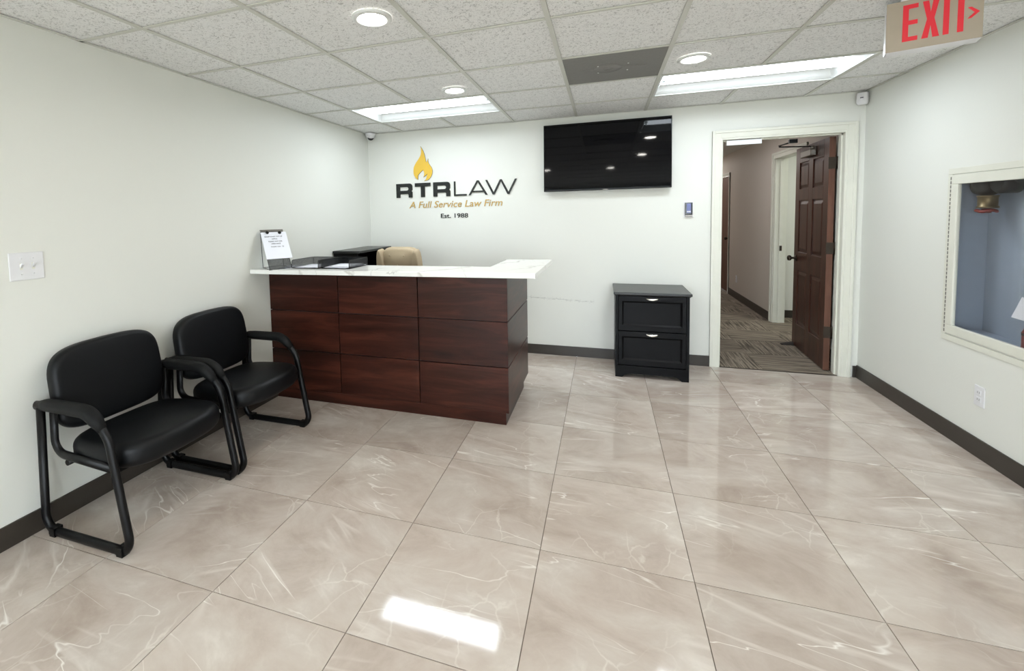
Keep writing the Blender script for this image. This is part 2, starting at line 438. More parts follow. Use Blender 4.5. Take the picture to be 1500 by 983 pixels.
# ---- ceiling: plenum slab, T-bar grid, tiles
ceil = obj('ceiling', B((-WT, W + .2, YF - WT, WT, H + .12, H + .2)), 'plenum', kind='structure')
xs = [0] + [GX + k * G for k in range(7)] + [W]
ys = [0] + [GY - k * G for k in range(11)] + [YF]
troffers = [(1, 3, 1), (5, 7, 1)]      # (first column index, last, row index) in xs / ys
vent_cell = (4, 2)
skip = {(vent_cell)}
for a, b, rr in troffers:
    for k in range(a, b): skip.add((k, rr))
for x in xs[1:-1]:
    cuts = [0]
    for a, b, rr in troffers:
        if xs[a] < x - .01 and x < xs[b] - .01: cuts += [ys[rr], ys[rr + 1]]
    cuts.append(YF); bx = []
    for k in range(0, len(cuts), 2):
        bx.append((x - .012, x + .012, cuts[k + 1], cuts[k], H - .002, H + .004)); bx.append((x - .002, x + .002, cuts[k + 1], cuts[k], H + .004, H + .03))
    obj('main_runner', B(*bx), 'tbar', ceil)
for y in ys[1:-1]:
    obj('cross_runner', B((0, W, y - .0095, y + .0095, H - .001, H + .0035), (0, W, y - .002, y + .002, H + .0035, H + .03)), 'tbar', ceil)
for nm, b in (('edge_angle', (0, .02, YF, 0, H - .001, H + .003)), ('edge_angle', (W - .02, W, YF, 0, H - .001, H + .003)), ('edge_angle', (.02, W - .02, -.02, 0, H - .001, H + .003)), ('edge_angle', (.02, W - .02, YF, YF + .02, H - .001, H + .003))):
    obj(nm, B(b), 'tbar', ceil)
shared = {}
for i in range(len(xs) - 1):
    for j in range(len(ys) - 1):
        if (i, j) in skip: continue
        w_, d_ = (xs[i + 1] - xs[i]) / 2 - .004, (ys[j] - ys[j + 1]) / 2 - .004
        key = (round(w_, 4), round(d_, 4))
        if key not in shared:
            e = .012
            o = obj('ceiling_tile', B((-w_, w_, -d_, d_, .006, .02), ), 'acoustic'); shared[key] = o.data
        else: o = bpy.data.objects.new('ceiling_tile', shared[key]); COL.objects.link(o)
        o.parent = ceil; o.location = ((xs[i] + xs[i + 1]) / 2, (ys[j] + ys[j + 1]) / 2, H)

# ---- baseboards, door casing and jambs
obj('baseboard_left', B((0, .01, YF, 0, 0, .105)), 'base', bevel=.002, kind='structure')
obj('baseboard_right', B((W - .01, W, YF, -.01, 0, .108)), 'base', bevel=.002, kind='structure')
obj('baseboard_back', B((.01, 3.428, -.01, 0, 0, .098), (4.482, W, -.01, 0, 0, .098)), 'base', bevel=.002, kind='structure')

def casing_bm(x0, x1, z1, wl, y, sgn):
    """moulded casing round an opening, profile stepped; y face of wall, sgn direction out"""
    bm = bmesh.new()
    for a, b, d in ((0, wl, .010), (wl * .2, wl, .014), (wl * .72, wl, .021)):
        ya, yb = sorted((y, y + sgn * d))
        box(bm, x0 - b, x0 - a, ya, yb, 0, z1 + b); box(bm, x1 + a, x1 + b, ya, yb, 0, z1 + b)
        box(bm, x0 - a, x1 + a, ya, yb, z1 + a, z1 + b)
    return bm
obj('trim_1', casing_bm(DX0, DX1, DZ, .068 + .03, 0, -1) if False else casing_bm(DX0, DX1, DZ, .082, 0, -1), 'trim', bevel=.002, kind='structure')
obj('trim_2', B((DX0 - .015, DX0, -.0, WT, 0, DZ), (DX1, DX1 + .015, 0, WT, 0, DZ), (DX0 - .015, DX1 + .015, 0, WT, DZ, DZ + .015),
                (DX0, DX0 + .012, .035, .075, 0, DZ), (DX1 - .012, DX1, .035, .075, 0, DZ), (DX0, DX1, .035, .075, DZ - .012, DZ)), 'trim', bevel=.001, kind='structure')

# ---- hallway beyond
HX0, HX1, HY1 = 3.35, 4.5, 8.0
obj('wall_hall_left', B((HX0 - .1, HX0, WT, HY1, 0, H)), 'hall_wall', kind='structure')
SD0, SD1 = 1.12, 2.0       # side doorway along y in the right hall wall
FD0, FD1 = 4.15, 5.0       # far doorway
obj('wall_hall_right', B((HX1, HX1 + .13, WT, SD0, 0, H), (HX1, HX1 + .13, SD0, SD1, 2.04, H), (HX1, HX1 + .13, SD1, FD0, 0, H), (HX1, HX1 + .13, FD0, FD1, 2.0, H), (HX1, HX1 + .13, FD1, HY1, 0, H)), 'hall_wall', kind='structure')
obj('wall_hall_end', B((HX0 - .1, HX1 + .13, HY1, HY1 + .1, 0, H)), 'hall_wall', kind='structure')
obj('wall_side_room', B((HX1 + .13, 6.6, 2.32, 2.42, 0, H), (6.5, 6.6, WT, 2.32, 0, H), (4.72, 6.6, .12, .2, 0, H)), 'wall', kind='structure')
hc = obj('ceiling_hall', B((HX0 - .1, 6.6, WT, HY1 + .1, H, H + .08)), 'wall', kind='structure')
hf = obj('floor_hall', B((HX0 - .1, 6.6, 0, HY1 + .1, -.06, -.006)), 'grout', kind='structure')
CT = .5
sh = {}
for i in range(0, 3):
    for j in range(0, 13):
        x0, x1 = 3.35 + i * CT, min(3.35 + (i + 1) * CT, 6.5 if SD0 - .1 < j * CT < SD1 else 4.5); y0, y1 = .012 + j * CT, .012 + (j + 1) * CT
        if i == 2: x1 = 4.5 if not (.9 < y0 < 2.1) else 4.85
        k_ = (round(x1 - x0, 3), (i + j) % 2)
        if k_ not in sh:
            hw = (x1 - x0) / 2 - .0008; hd = CT / 2 - .0008
            o = obj('carpet_tile', B((-hw, hw, -hd, hd, -.006, .002)), 'carpet_a' if k_[1] else 'carpet_b'); sh[k_] = o.data
        else: o = bpy.data.objects.new('carpet_tile', sh[k_]); COL.objects.link(o)
        o.parent = hf; o.location = ((x0 + x1) / 2, (y0 + y1) / 2, 0)
obj('carpet_field', B((4.63, 6.5, .2, 2.32, -.006, .0)), 'carpet_a', hf)
obj('threshold', B((DX0, DX1, -.004, .012, -.004, .003)), 'bronze', hf)
obj('baseboard_hall', B((HX1 - .01, HX1, SD1 + .075, FD0 - .06, 0, .11), (HX1 - .01, HX1, WT, SD0 - .075, 0, .11)), 'base', kind='structure')
obj('baseboard_side_room', B((HX1 + .13, 6.5, 2.31, 2.32, 0, .1)), 'base', kind='structure')
# side doorway trim (casing on the hall face and jamb lining)
def casing_x(y0, y1, z1, wl, x):
    bm = bmesh.new()
    for a, b, d in ((0, wl, .01), (wl * .6, wl, .018)):
        box(bm, x - d, x, y0 - b, y0 - a, 0, z1 + b); box(bm, x - d, x, y1 + a, y1 + b, 0, z1 + b); box(bm, x - d, x, y0 - a, y1 + a, z1 + a, z1 + b)
    return bm
obj('trim_3', casing_x(SD0, SD1, 2.03, .07, HX1), 'trim', kind='structure')
obj('trim_4', B((HX1, HX1 + .13, SD1 - .015, SD1, 0, 2.03), (HX1, HX1 + .13, SD0, SD0 + .015, 0, 2.03), (HX1, HX1 + .13, SD0, SD1, 2.03, 2.045), (HX1 + .05, HX1 + .085, SD1 - .027, SD1 - .015, 0, 2.03)), 'trim', bevel=.002, kind='structure')
obj('trim_5', casing_x(FD0, FD1, 1.985, .05, HX1), 'trim', kind='structure')
d2 = root_at('door_2', (HX1 + .03, (FD0 + FD1) / 2, 0))
obj('door_slab', B((HX1 + .02, HX1 + .06, FD0, FD1, .005, 1.985)), 'door_edge', d2)
bm = bmesh.new(); lathe(bm, [(.012, 0), (.012, -.03), (.026, -.035), (.028, -.055), (.016, -.068)], HX1 + .02, FD0 + .08, .93, axis=0, seg=14); obj('door_knob', bm, 'bronze', d2)
st = obj('strike_plate', B((HX1 + .055, HX1 + .08, SD1 - .031, SD1 - .0155, .90, .965)), 'bronze', bevel=.002); tag(st, 'small dark strike plate on the white jamb of the side doorway in the hall', 'strike plate')
st.location = (0, 0, 0)

# ---- six panel door, opened into the hall
door = root_at('door_1', (4.362, .105, 0)); 
def leaf_parts():
    # local: y along the leaf width (0..L), x thickness (-T..0), facing -x
    L, T, Z0, Z1 = .865, .044, .012, 2.02
    xs_ = [0, .115, .38, .485, .75, L]; zs_ = [Z0, .25, .80, .985, 1.50, 1.61, 1.87, Z1]
    bm = bmesh.new()
    for a, b in ((0, 1), (2, 3), (4, 5)): box(bm, -T + .001, -.001, xs_[a], xs_[b], Z0, Z1)
    for a, b in ((0, 1), (2, 3), (4, 5), (6, 7)):
        for c_, d_ in ((1, 2), (3, 4)): box(bm, -T + .001, -.001, xs_[c_], xs_[d_], zs_[a], zs_[b])
    return L, T, Z0, Z1, xs_, zs_, bm
L, T, Z0, Z1, xs_, zs_, bm = leaf_parts()
def dobj(name, bm, mat, bevel=0):
    me = bpy.data.meshes.new(name); bmesh.ops.recalc_face_normals(bm, faces=bm.faces); bm.to_mesh(me); bm.free(); me.materials.append(M[mat])
    o = bpy.data.objects.new(name, me); COL.objects.link(o); o.parent = door
    if bevel: b = o.modifiers.new('bevel', 'BEVEL'); b.width = bevel; b.segments = 1; b.limit_method = 'ANGLE'
    return o
dobj('door_frame', bm, 'door_wood', .002)
dobj('hinge_edge', B((-T, 0, -.0015, .0, Z0, Z1)), 'door_edge')
for a, b in ((1, 2), (3, 4), (5, 6)):
    for c_, d_ in ((1, 2), (3, 4)):
        y0, y1, z0, z1 = xs_[c_], xs_[d_], zs_[a], zs_[b]; bm = bmesh.new()
        box(bm, -T + .012, -.012, y0, y1, z0, z1)
        for sx in (-T + .012, -.012):         # raised field with sloped edges on both faces
            s_ = -1 if sx < -T / 2 else 1
            q0 = [bm.verts.new((sx, *p)) for p in ((y0 + .012, z0 + .012), (y1 - .012, z0 + .012), (y1 - .012, z1 - .012), (y0 + .012, z1 - .012))]
            q1 = [bm.verts.new((sx + s_ * .008, *p)) for p in ((y0 + .04, z0 + .04), (y1 - .04, z0 + .04), (y1 - .04, z1 - .04), (y0 + .04, z1 - .04))]
            for k in range(4): bm.faces.new((q0[k], q0[(k + 1) % 4], q1[(k + 1) % 4], q1[k]))
            bm.faces.new(q1)
        dobj('panel', bm, 'door_wood')
for hz in (1.80, 1.075, .345):
    bm = B((-T - .004, .018, -.004, -.0015, hz - .05, hz + .05)); lathe(bm, [(.008, -.052), (.008, .052)], .014, -.006, hz, seg=12)
    dobj('hinge', bm, 'bronze')
bm = bmesh.new()
lathe(bm, [(.032, 0), (.032, -.006), (.012, -.01), (.011, -.035), (.024, -.042), (.029, -.055), (.024, -.068), (.008, -.074)], -T, L - .065, .915, axis=0, seg=20)
lathe(bm, [(.032, 0), (.032, .006), (.012, .01), (.011, .035), (.024, .042), (.029, .055), (.024, .068), (.008, .074)], 0, L - .065, .915, axis=0, seg=20)
box(bm, -.034, -.01, L - .002, L + .001, .88, .95)
dobj('door_knob', bm, 'bronze')
bm = B((-T - .045, -T, .30, .58, 1.90, 1.96)); lathe(bm, [(.02, 0), (.02, .03)], -T - .022, .34, 1.96, seg=14)
dobj('door_closer', bm, 'aluminium', .006)
bm = bmesh.new()
sweep(bm, [(-T - .022, .34, 1.985), (-T - .30, .22, 1.985)], .006, .012, side=Vector((0, 0, 1)).cross(Vector((1, 0, 0))), seg=8)
sweep(bm, [(-T - .30, .22, 1.995), (-T - .26, -.02, 1.998)], .006, .012, side=Vector((1, 0, 0)), seg=8)
box(bm, -T - .29, -T - .23, -.03, .0, 1.985, 2.018)
dobj('closer_arm', bm, 'black_metal')
door.rotation_euler = (0, 0, -math.radians(3.6))
bm = bmesh.new(); prism(bm, [(0, 0), (.11, 0), (.11, .012), (.0, .035)], -.02, .02, axis=1)
o = obj('door_stop', bm, 'rubber'); o.location = (4.375, .93, .002); o.rotation_euler = (0, 0, PI); tag(o, 'dark rubber wedge on the carpet at the foot of the open brown door', 'door stop')

# ---- recessed hose / extinguisher cabinet in the right wall
nb = thing('fire_cabinet', 'recessed wall cabinet with wide white frame and glass door', 'cabinet', (W, (NY0 + NY1) / 2, NZ0))
D = .17
tin = .004
obj('cabinet_box', B((W, W + D, NY1 - tin, NY1, NZ0, NZ1), (W, W + D, NY0, NY0 + tin, NZ0, NZ1), (W + D - tin, W + D, NY0, NY1, NZ0, NZ1), (W, W + D, NY0, NY1, NZ0, NZ0 + tin), (W, W + D, NY0, NY1, NZ1 - tin, NZ1)), 'niche', nb)
def frame_bm(y0, y1, z0, z1, wd, x0, x1):
    return B((x0, x1, y0, y1, z1 - wd, z1), (x0, x1, y0, y1, z0, z0 + wd), (x0, x1, y1 - wd, y1, z0 + wd, z1 - wd), (x0, x1, y0, y0 + wd, z0 + wd, z1 - wd))
bm = frame_bm(-2.05, -.978, .597, 1.645, .036, W - .006, W)
bm2 = B()
obj('outer_trim', bm, 'trim', nb, bevel=.002)
dr = obj('cabinet_door', frame_bm(-2.006, -1.016, .642, 1.604, .055, W - .012, W + .008), 'trim', nb, bevel=.003)
obj('glass_pane', B((W - .002, W + .001, -1.951, -1.071, .697, 1.549)), 'glass', dr)
bm = bmesh.new(); 
for k in range(38): box(bm, W - .0145, W - .0115, -1.0175, -1.0135, .65 + k * .025, .668 + k * .025)
o = obj('piano_hinge', bm, 'aluminium', dr); 
# hose valve
vv = thing('hose_valve', 'dark fire hose valve with brass outlet and red handle inside the wall cabinet', 'valve', (W + .08, -1.16, 1.4))
bm = bmesh.new(); lathe(bm, [(.02, -.055), (.05, -.05), (.06, -.02), (.06, .02), (.045, .05)], W + .085, -1.135, 1.535, axis=0, seg=24)
lathe(bm, [(.05, -.055), (.062, -.04), (.062, .03)], W + .085, -1.285, 1.545, axis=0, seg=24)
sweep(bm, [(W + .09, -1.10, 1.56), (W + .09, -1.36, 1.56)], .028, .028, side=Vector((0, 0, 1)), seg=14)
obj('valve_body', bm, 'cast', vv)
bm = bmesh.new(); lathe(bm, [(.043, .0), (.046, -.004), (.041, -.01), (.04, -.06), (.046, -.064), (.044, -.072)], W + .075, -1.157, 1.475, seg=24); obj('brass_outlet', bm, 'brass', vv)
bm = bmesh.new()
wheel = [(W + .075 + .036 * math.cos(a), -1.15 + .044 * math.sin(a), 1.387 + .004 * math.sin(3 * a)) for a in [2 * PI * k / 28 for k in range(28)]]
sweep(bm, wheel, .009, .009, side=Vector((0, 0, 1)), seg=8, closed=True)
for k in range(3):
    a = 2 * PI * k / 3 + .3; sweep(bm, [(W + .075, -1.15, 1.387), (W + .075 + .034 * math.cos(a), -1.15 + .042 * math.sin(a), 1.387)], .007, .007, side=Vector((0, 0, 1)), seg=8)
lathe(bm, [(.02, -.012), (.02, .014)], W + .075, -1.15, 1.387, seg=14)
obj('hand_wheel', bm, 'red_brown', vv)
# extinguisher standing at the cut-off side
ex = thing('fire_extinguisher', 'red fire extinguisher with paper tag at the right of the wall cabinet', 'extinguisher', (W + .085, -1.475, NZ0 + tin))
ec = (W + .095, -1.505)
bm = bmesh.new(); lathe(bm, [(.05, 0), (.058, .006), (.06, .02), (.06, .1), (.05, .125), (.03, .14), (.018, .147), (.018, .155)], ec[0], ec[1], NZ0 + tin, seg=28); obj('cylinder', bm, 'red_brown', ex)
bm = bmesh.new(); lathe(bm, [(.0615, .084), (.0615, .096)], ec[0], ec[1], NZ0 + tin, seg=28, caps=False); obj('band', bm, 'cast', ex)
bm = bmesh.new(); lathe(bm, [(.061, .0), (.061, .02)], ec[0], ec[1], NZ0 + tin, seg=28, caps=False); obj('foot_ring', bm, 'cast', ex)
bm = B((ec[0] - .015, ec[0] + .015, ec[1] - .05, ec[1] + .04, NZ0 + .16, NZ0 + .19)); box(bm, ec[0] - .008, ec[0] + .008, ec[1] - .01, ec[1] + .06, NZ0 + .20, NZ0 + .215); sweep(bm, fillet([(ec[0], ec[1] + .03, NZ0 + .17), (ec[0] - .02, ec[1] + .05, NZ0 + .24), (ec[0] - .02, ec[1] + .02, NZ0 + .3)], .03), .008, .008, side=Vector((1, 0, 0)), seg=8); obj('valve_handle', bm, 'black_metal', ex, bevel=.003)
bm = bmesh.new(); prism(bm, [(-1.352, .815), (-1.44, .812), (-1.46, .93), (-1.412, .935)], W + .078, W + .079, axis=0); obj('inspection_tag', bm, 'paper', ex)

# ================================================================== CEILING FITTINGS
def troffer(x0, x1, y0, y1, label):
    """y0 > y1 ; recessed volumetric fixture"""
    t = thing('troffer_light', label, 'light', ((x0 + x1) / 2, (y0 + y1) / 2, H), 'recessed fluorescent troffers')
    a, b, c_, d_ = x0 + .012, x1 - .012, y1 + .0095, y0 - .0095
    yc = (c_ + d_) / 2 
    l0, l1 = yc - .125, yc + .125
    bm = bmesh.new(); w1 = .014
    box(bm, a, b, c_, c_ + w1, H - .001, H + .006); box(bm, a, b, d_ - w1, d_, H - .001, H + .006)
    box(bm, a, a + w1, c_ + w1, d_ - w1, H - .001, H + .006); box(bm, b - w1, b, c_ + w1, d_ - w1, H - .001, H + .006)
    obj('frame', bm, 'white_metal', t)
    # curved reflector wings
    for s_, e0, e1 in ((1, l1, d_ - w1), (-1, l0, c_ + w1)):
        prof = []
        for k in range(9):
            q = k / 8; yy = e0 + (e1 - e0) * q; zz = H + .045 + .035 * math.sin(PI * min(q * 1.25, 1)) - .042 * q ** 2.2
            prof.append((yy, max(zz, H + .003)))
        bm = bmesh.new()
        A_ = [bm.verts.new((a + w1, *p)) for p in prof]; B_ = [bm.verts.new((b - w1, *p)) for p in prof]
        for k in range(8): bm.faces.new((A_[k], B_[k], B_[k + 1], A_[k + 1])).smooth = True
        obj('reflector', bm, 'white_metal', t)
    for xx in (a + w1, b - w1):
        bm = bmesh.new(); s2 = 1 if xx < (a + b) / 2 else -1
        prism(bm, [(xx - .001 * s2, H + .002), (xx + .045 * s2, H + .08), (xx - .001 * s2, H + .08)], c_ + w1, d_ - w1, axis=1); obj('end_plate', bm, 'white_metal', t)
    bm = bmesh.new(); n = 8
    pr = [(l0 + (l1 - l0) * k / n, H + .045 - .022 * math.sin(PI * k / n)) for k in range(n + 1)]
    A_ = [bm.verts.new((a + .06, *p)) for p in pr]; B_ = [bm.verts.new((b - .06, *p)) for p in pr]
    for k in range(n): bm.faces.new((A_[k], B_[k], B_[k + 1], A_[k + 1])).smooth = True
    obj('lens', bm, 'troffer_lens', t)
    obj('housing', B((a, b, c_, d_, H + .088, H + .095)), 'white_metal', t)
labs = ['lit rectangular ceiling troffer over the reception desk, nearer the left corner', 'lit rectangular ceiling troffer in front of the hallway door']
for (a, b, rr), lb in zip(troffers, labs): troffer(xs[a], xs[b], ys[rr], ys[rr + 1], lb)

def downlight(x, y, label):
    t = thing('downlight', label, 'light', (x, y, H), 'round recessed downlights')
    bm = bmesh.new(); lathe(bm, [(.092, .004), (.092, -.003), (.086, -.008), (.070, -.009), (.062, -.004), (.060, .002)], x, y, H, seg=36, caps=False); obj('trim_ring', bm, 'white_metal', t)
    bm = bmesh.new(); lathe(bm, [(.061, -.003), (.001, -.0035)], x, y, H, seg=36, caps=False); obj('diffuser', bm, 'down_lens', t)
for x, y, lb in ((1.493, -2.66, 'large round lit downlight nearest the camera at the top left'), (1.469, -1.353, 'round lit downlight just in front of the left troffer'), (3.029, -1.436, 'round lit downlight between the grey vent panel and the right troffer'),
                 (3.03, -2.72, 'round downlight reflected in the television, nearer the right side'), (1.53, -3.95, 'round downlight mirrored at the left edge of the television'), (2.62, -4.05, 'round downlight mirrored low in the middle of the television')):
    downlight(x, y, lb)

# grey return panel
a, b, c_, d_ = xs[4] + .012, xs[5] - .012, ys[3] + .0095, ys[2] - .0095
vn = thing('return_vent', 'flat grey square ceiling vent panel with four screws', 'vent', ((a + b) / 2, (c_ + d_) / 2, H))
obj('vent_panel', B((a, b, c_, d_, H + .002, H + .006)), 'grey_panel', vn)
mx_, my_ = (a + b) / 2, (c_ + d_) / 2
obj('stiffener', B((mx_ - .2, mx_ + .2, my_ - .006, my_ + .006, H - .0005, H + .002)), 'grey_panel', vn)
bm = bmesh.new(); lathe(bm, [(.085, .002), (.085, -.0003), (.03, -.0003)], mx_ - .03, my_, H, seg=28, caps=False); obj('round_plate', bm, 'grey_panel', vn)
for sx, sy in ((-.09, -.07), (.09, -.07), (-.09, .07), (.09, .07)):
    bm = bmesh.new(); lathe(bm, [(.005, .002), (.005, -.001), (.002, -.002)], mx_ + sx, my_ + sy, H, seg=8); obj('screw', bm, 'white_metal', vn)

# EXIT sign
A0 = Vector((3.72, -1.97, 0)); B0 = Vector((3.995, -2.07, 0)); dv = (B0 - A0); SL = dv.length; ang = math.atan2(dv.y, dv.x)
es = thing('exit_sign', 'ceiling mounted beige exit sign with red letters and a chevron', 'sign', (A0.x, A0.y, 2.117))
def eobj(name, bm, mat, bevel=0):
    o = obj(name, bm, mat); o.parent = es
    if bevel: q = o.modifiers.new('bevel', 'BEVEL'); q.width = bevel; q.segments = 2; q.limit_method = 'ANGLE'
    return o
eobj('housing', B((0, SL, .004, .085, 0, .218)), 'white_plastic', .006)
eobj('face_plate', B((.0, SL, -.0, .004, .002, .216)), 'beige_face', .0015)
eobj('canopy', B((SL / 2 - .1, SL / 2 + .1, .02, .07, .216, H - 2.117 - .002)), 'white_plastic', .004)
ZB = .038; LH = .157
def stroke_poly(pts): bm = bmesh.new(); prism(bm, pts, -.0015, .0, axis=1); return bm
bw = .0185
E_ = [(0, 0), (.048, 0), (.048, bw), (bw, bw), (bw, .07), (.047, .07), (.047, .07 + bw), (bw, .07 + bw), (bw, LH - bw), (.048, LH - bw), (.048, LH), (0, LH)]
X_ = [(0, 0), (.02, 0), (.027, .052), (.034, 0), (.054, 0), (.038, .08), (.052, LH), (.033, LH), (.0265, .108), (.02, LH), (.001, LH), (.0155, .08)]
I_ = [(0, 0), (.0175, 0), (.0175, LH), (0, LH)]
T_ = [(.0145, 0), (.0325, 0), (.0325, LH - bw), (.047, LH - bw), (.047, LH), (0, LH), (0, LH - bw), (.0145, LH - bw)]
C_ = [(0, 0), (.011, 0), (.035, .022), (.011, .046), (0, .046), (.02, .022)]
for pts, ox, oz in ((E_, .053, ZB), (X_, .113, ZB), (I_, .1775, ZB), (T_, .2045, ZB)): eobj('letter', stroke_poly([(ox + a_, oz + b_) for a_, b_ in pts]), 'exit_red')
eobj('chevron', stroke_poly([(.247 + a_, .086 + b_) for a_, b_ in C_]), 'exit_red')
es.rotation_euler = (0, 0, ang)

# dome camera in the left corner
dc = thing('security_camera', 'small white dome camera with dark lens in the back left ceiling corner', 'camera', (.075, -.075, H))
bm = bmesh.new(); lathe(bm, [(.054, 0), (.054, -.02), (.05, -.034), (.046, -.038)], .075, -.075, H, seg=28); obj('mount', bm, 'white_plastic', dc)
bm = bmesh.new(); lathe(bm, [(.047 * math.cos(a), -.034 - .047 * math.sin(a)) for a in [PI / 2 * k / 8 * .99 for k in range(9)]], .075, -.075, H, seg=28); obj('ball', bm, 'white_plastic', dc)
bm = bmesh.new(); lathe(bm, [(.034 * math.cos(a), -.034 * math.sin(a)) for a in [PI / 2 * k / 6 * .99 for k in range(7)]], 0, 0, 0, seg=24)
bmesh.ops.rotate(bm, verts=bm.verts, cent=(0, 0, 0), matrix=Matrix.Rotation(math.radians(50), 3, Vector((1, .75, 0))))
bmesh.ops.translate(bm, verts=bm.verts, vec=(.075 + .014, -.075 - .022, H - .05)); obj('lens_window', bm, 'screen_refl', dc)
# motion sensor
ms = thing('motion_sensor', 'small white motion sensor in the back right ceiling corner', 'sensor', (4.475, -.03, 2.28))
bm = bmesh.new(); M4 = Matrix.Translation((4.468, -.045, 2.286)) @ Matrix.Rotation(math.radians(-35), 4, 'Z') @ Matrix.Rotation(PI / 2, 4, 'X')
cushion(bm, superell(.036, .05, 5, 28), .038, .01, .006, M4=M4); obj('sensor_body', bm, 'white_plastic', ms)
bm = bmesh.new(); box(bm, -.01, .01, -.0275, -.0255, -.003, .004, mat=Matrix.Translation((4.468, -.045, 2.29)) @ Matrix.Rotation(math.radians(-35), 4, 'Z')); obj('sensor_mark', bm, 'ink', ms)
obj('bracket', B((4.478, 4.505, -.05, -.0, 2.30, 2.335)), 'white_plastic', ms)

# ================================================================== BACK WALL OBJECTS
# television
tv = thing('television', 'wall mounted flat black television with slim bezel', 'television', (2.52, -.05, 1.635))
TX0, TX1, TZ0, TZ1 = 1.954, 3.088, 1.636, 2.276
obj('bezel', frame_bm(0, 1, 0, 1, .1, 0, 1) if False else B((TX0, TX1, -.075, -.035, TZ0, TZ1)), 'bezel', tv, bevel=.003)
bm = bmesh.new(); q = .0052   # screen leans by a third of a degree
tilt = .0015
v = [bm.verts.new(p) for p in ((TX0 + .009, -.0765, TZ0 + .016), (TX1 - .009, -.0765, TZ0 + .016), (TX1 - .009, -.0765 + tilt - .0015, TZ1 - .009), (TX0 + .009, -.0765 + tilt - .0015, TZ1 - .009))]; bm.faces.new(v)
bmesh.ops.translate(bm, verts=bm.verts, vec=(0, -.0006, 0))
obj('screen', bm, 'screen', tv)
obj('rear_housing', B((TX0 + .12, TX1 - .12, -.037, -.012, TZ0 + .03, TZ1 - .2)), 'bezel', tv, bevel=.006)
obj('wall_bracket', B((2.3, 2.75, -.02, -.0, 1.75, 2.05)), 'black_metal', tv)
obj('sensor_window', B((2.50, 2.545, -.0775, -.075, TZ0 + .0, TZ0 + .006)), 'aluminium', tv)

tv.rotation_euler = (-.019, 0, 0)
# keypad
kp = thing('access_keypad', 'small dark access keypad on the wall left of the doorway', 'keypad', (3.235, 0, 1.43))
obj('backplate', B((3.195, 3.275, -.006, 0, 1.362, 1.508)), 'white_plastic', kp, bevel=.002)
obj('keypad_body', B((3.205, 3.267, -.022, -.006, 1.385, 1.497)), 'black_gloss', kp, bevel=.003)
obj('key_window', B((3.218, 3.253, -.0235, -.022, 1.402, 1.488)), 'keypad', kp)
for r_ in range(4):
    for c2 in range(3): obj('key', B((3.2205 + c2 * .0108, 3.229 + c2 * .0108, -.0248, -.0235, 1.41 + r_ * .018, 1.421 + r_ * .018)), 'white_plastic' if r_ == 0 else 'keypad', kp)
obj('lower_strip', B((3.205, 3.267, -.02, -.006, 1.369, 1.384)), 'aluminium', kp, bevel=.002)

# lettering sign
sg = thing('wall_sign', 'raised law firm lettering with a gold flame on the back wall', 'sign', (1.0, 0, 1.6))
def curve_obj(name, loops, mats, y0, dep, parent=sg):
    """filled outline with holes given as (x,z) loops; extruded away from the wall"""
    cu = bpy.data.curves.new('tmp', 'CURVE'); cu.dimensions = '2D'; cu.fill_mode = 'BOTH'; cu.extrude = dep / 2
    for lp in loops:
        sp_ = cu.splines.new('POLY'); sp_.points.add(len(lp) - 1); sp_.use_cyclic_u = True
        for p_, (a_, b_) in zip(sp_.points, lp): p_.co = (a_, b_, 0, 1)
    return conv(name, cu, mats, y0, dep, parent)
def conv(name, cu, mats, y0, dep, parent):
    to = bpy.data.objects.new('tmp', cu); COL.objects.link(to); bpy.context.view_layer.update()
    me = bpy.data.meshes.new_from_object(to.evaluated_get(bpy.context.evaluated_depsgraph_get())); bpy.data.objects.remove(to)
    me.name = name; me.materials.clear()
    for mt in mats: me.materials.append(M[mt])
    me.transform(Matrix.Rotation(PI / 2, 4, 'X')); me.transform(Matrix.Translation((0, y0 - dep / 2, 0)))
    for p_ in me.polygons: p_.material_index = 0 if (abs(p_.normal.y) > .9 or len(mats) == 1) else 1
    if parent: me.transform(Matrix.Translation(-Vector(parent.location)))
    o = bpy.data.objects.new(name, me); COL.objects.link(o); o.parent = parent; return o
def arc(cx, cz, r_, a0, a1, n=5): return [(cx + r_ * math.cos(math.radians(a0 + (a1 - a0) * k / n)), cz + r_ * math.sin(math.radians(a0 + (a1 - a0) * k / n))) for k in range(n + 1)]
def letR(x, z, w_=.192, h=.153):
    s_ = .046; t_ = .037
    outer = [(x, z), (x + s_, z), (x + s_, z + .04)] + [(x + w_ - s_ - .012, z + .04)] + arc(x + w_ - s_ - .012, z + .028, .012, 90, 0, 3) + [(x + w_ - s_, z), (x + w_, z), (x + w_, z + .045)] + arc(x + w_ - .016, z + .052, .016, 0, 70, 3) + arc(x + w_ - .018, z + .09, .018, -60, 0, 3) + arc(x + w_ - .034, z + h - .034, .034, 0, 90, 5) + [(x, z + h)]
    hz0, hz1 = z + .077, z + h - t_
    hr = (hz1 - hz0) / 2
    hole = [(x + s_, hz0)] + arc(x + w_ - s_ - hr, hz0 + hr, hr, -90, 90, 8) + [(x + s_, hz1)]
    return [outer, hole[::-1]]
LB = 1.633; LHH = .153
curve_obj('letter', letR(.338, LB), ['letter_dark', 'edge'], 0, .012)
curve_obj('letter', [[(.629, LB), (.676, LB), (.676, LB + .114), (.742, LB + .114), (.742, LB + LHH), (.56, LB + LHH), (.56, LB + .114), (.629, LB + .114)]], ['letter_dark', 'edge'], 0, .012)
curve_obj('letter', letR(.773, LB), ['letter_dark', 'edge'], 0, .012)
th = .017
curve_obj('letter', [[(1.007, LB), (1.146, LB), (1.146, LB + th), (1.007 + th, LB + th), (1.007 + th, LB + LHH), (1.007, LB + LHH)]], ['letter_dark', 'edge'], 0, .012)
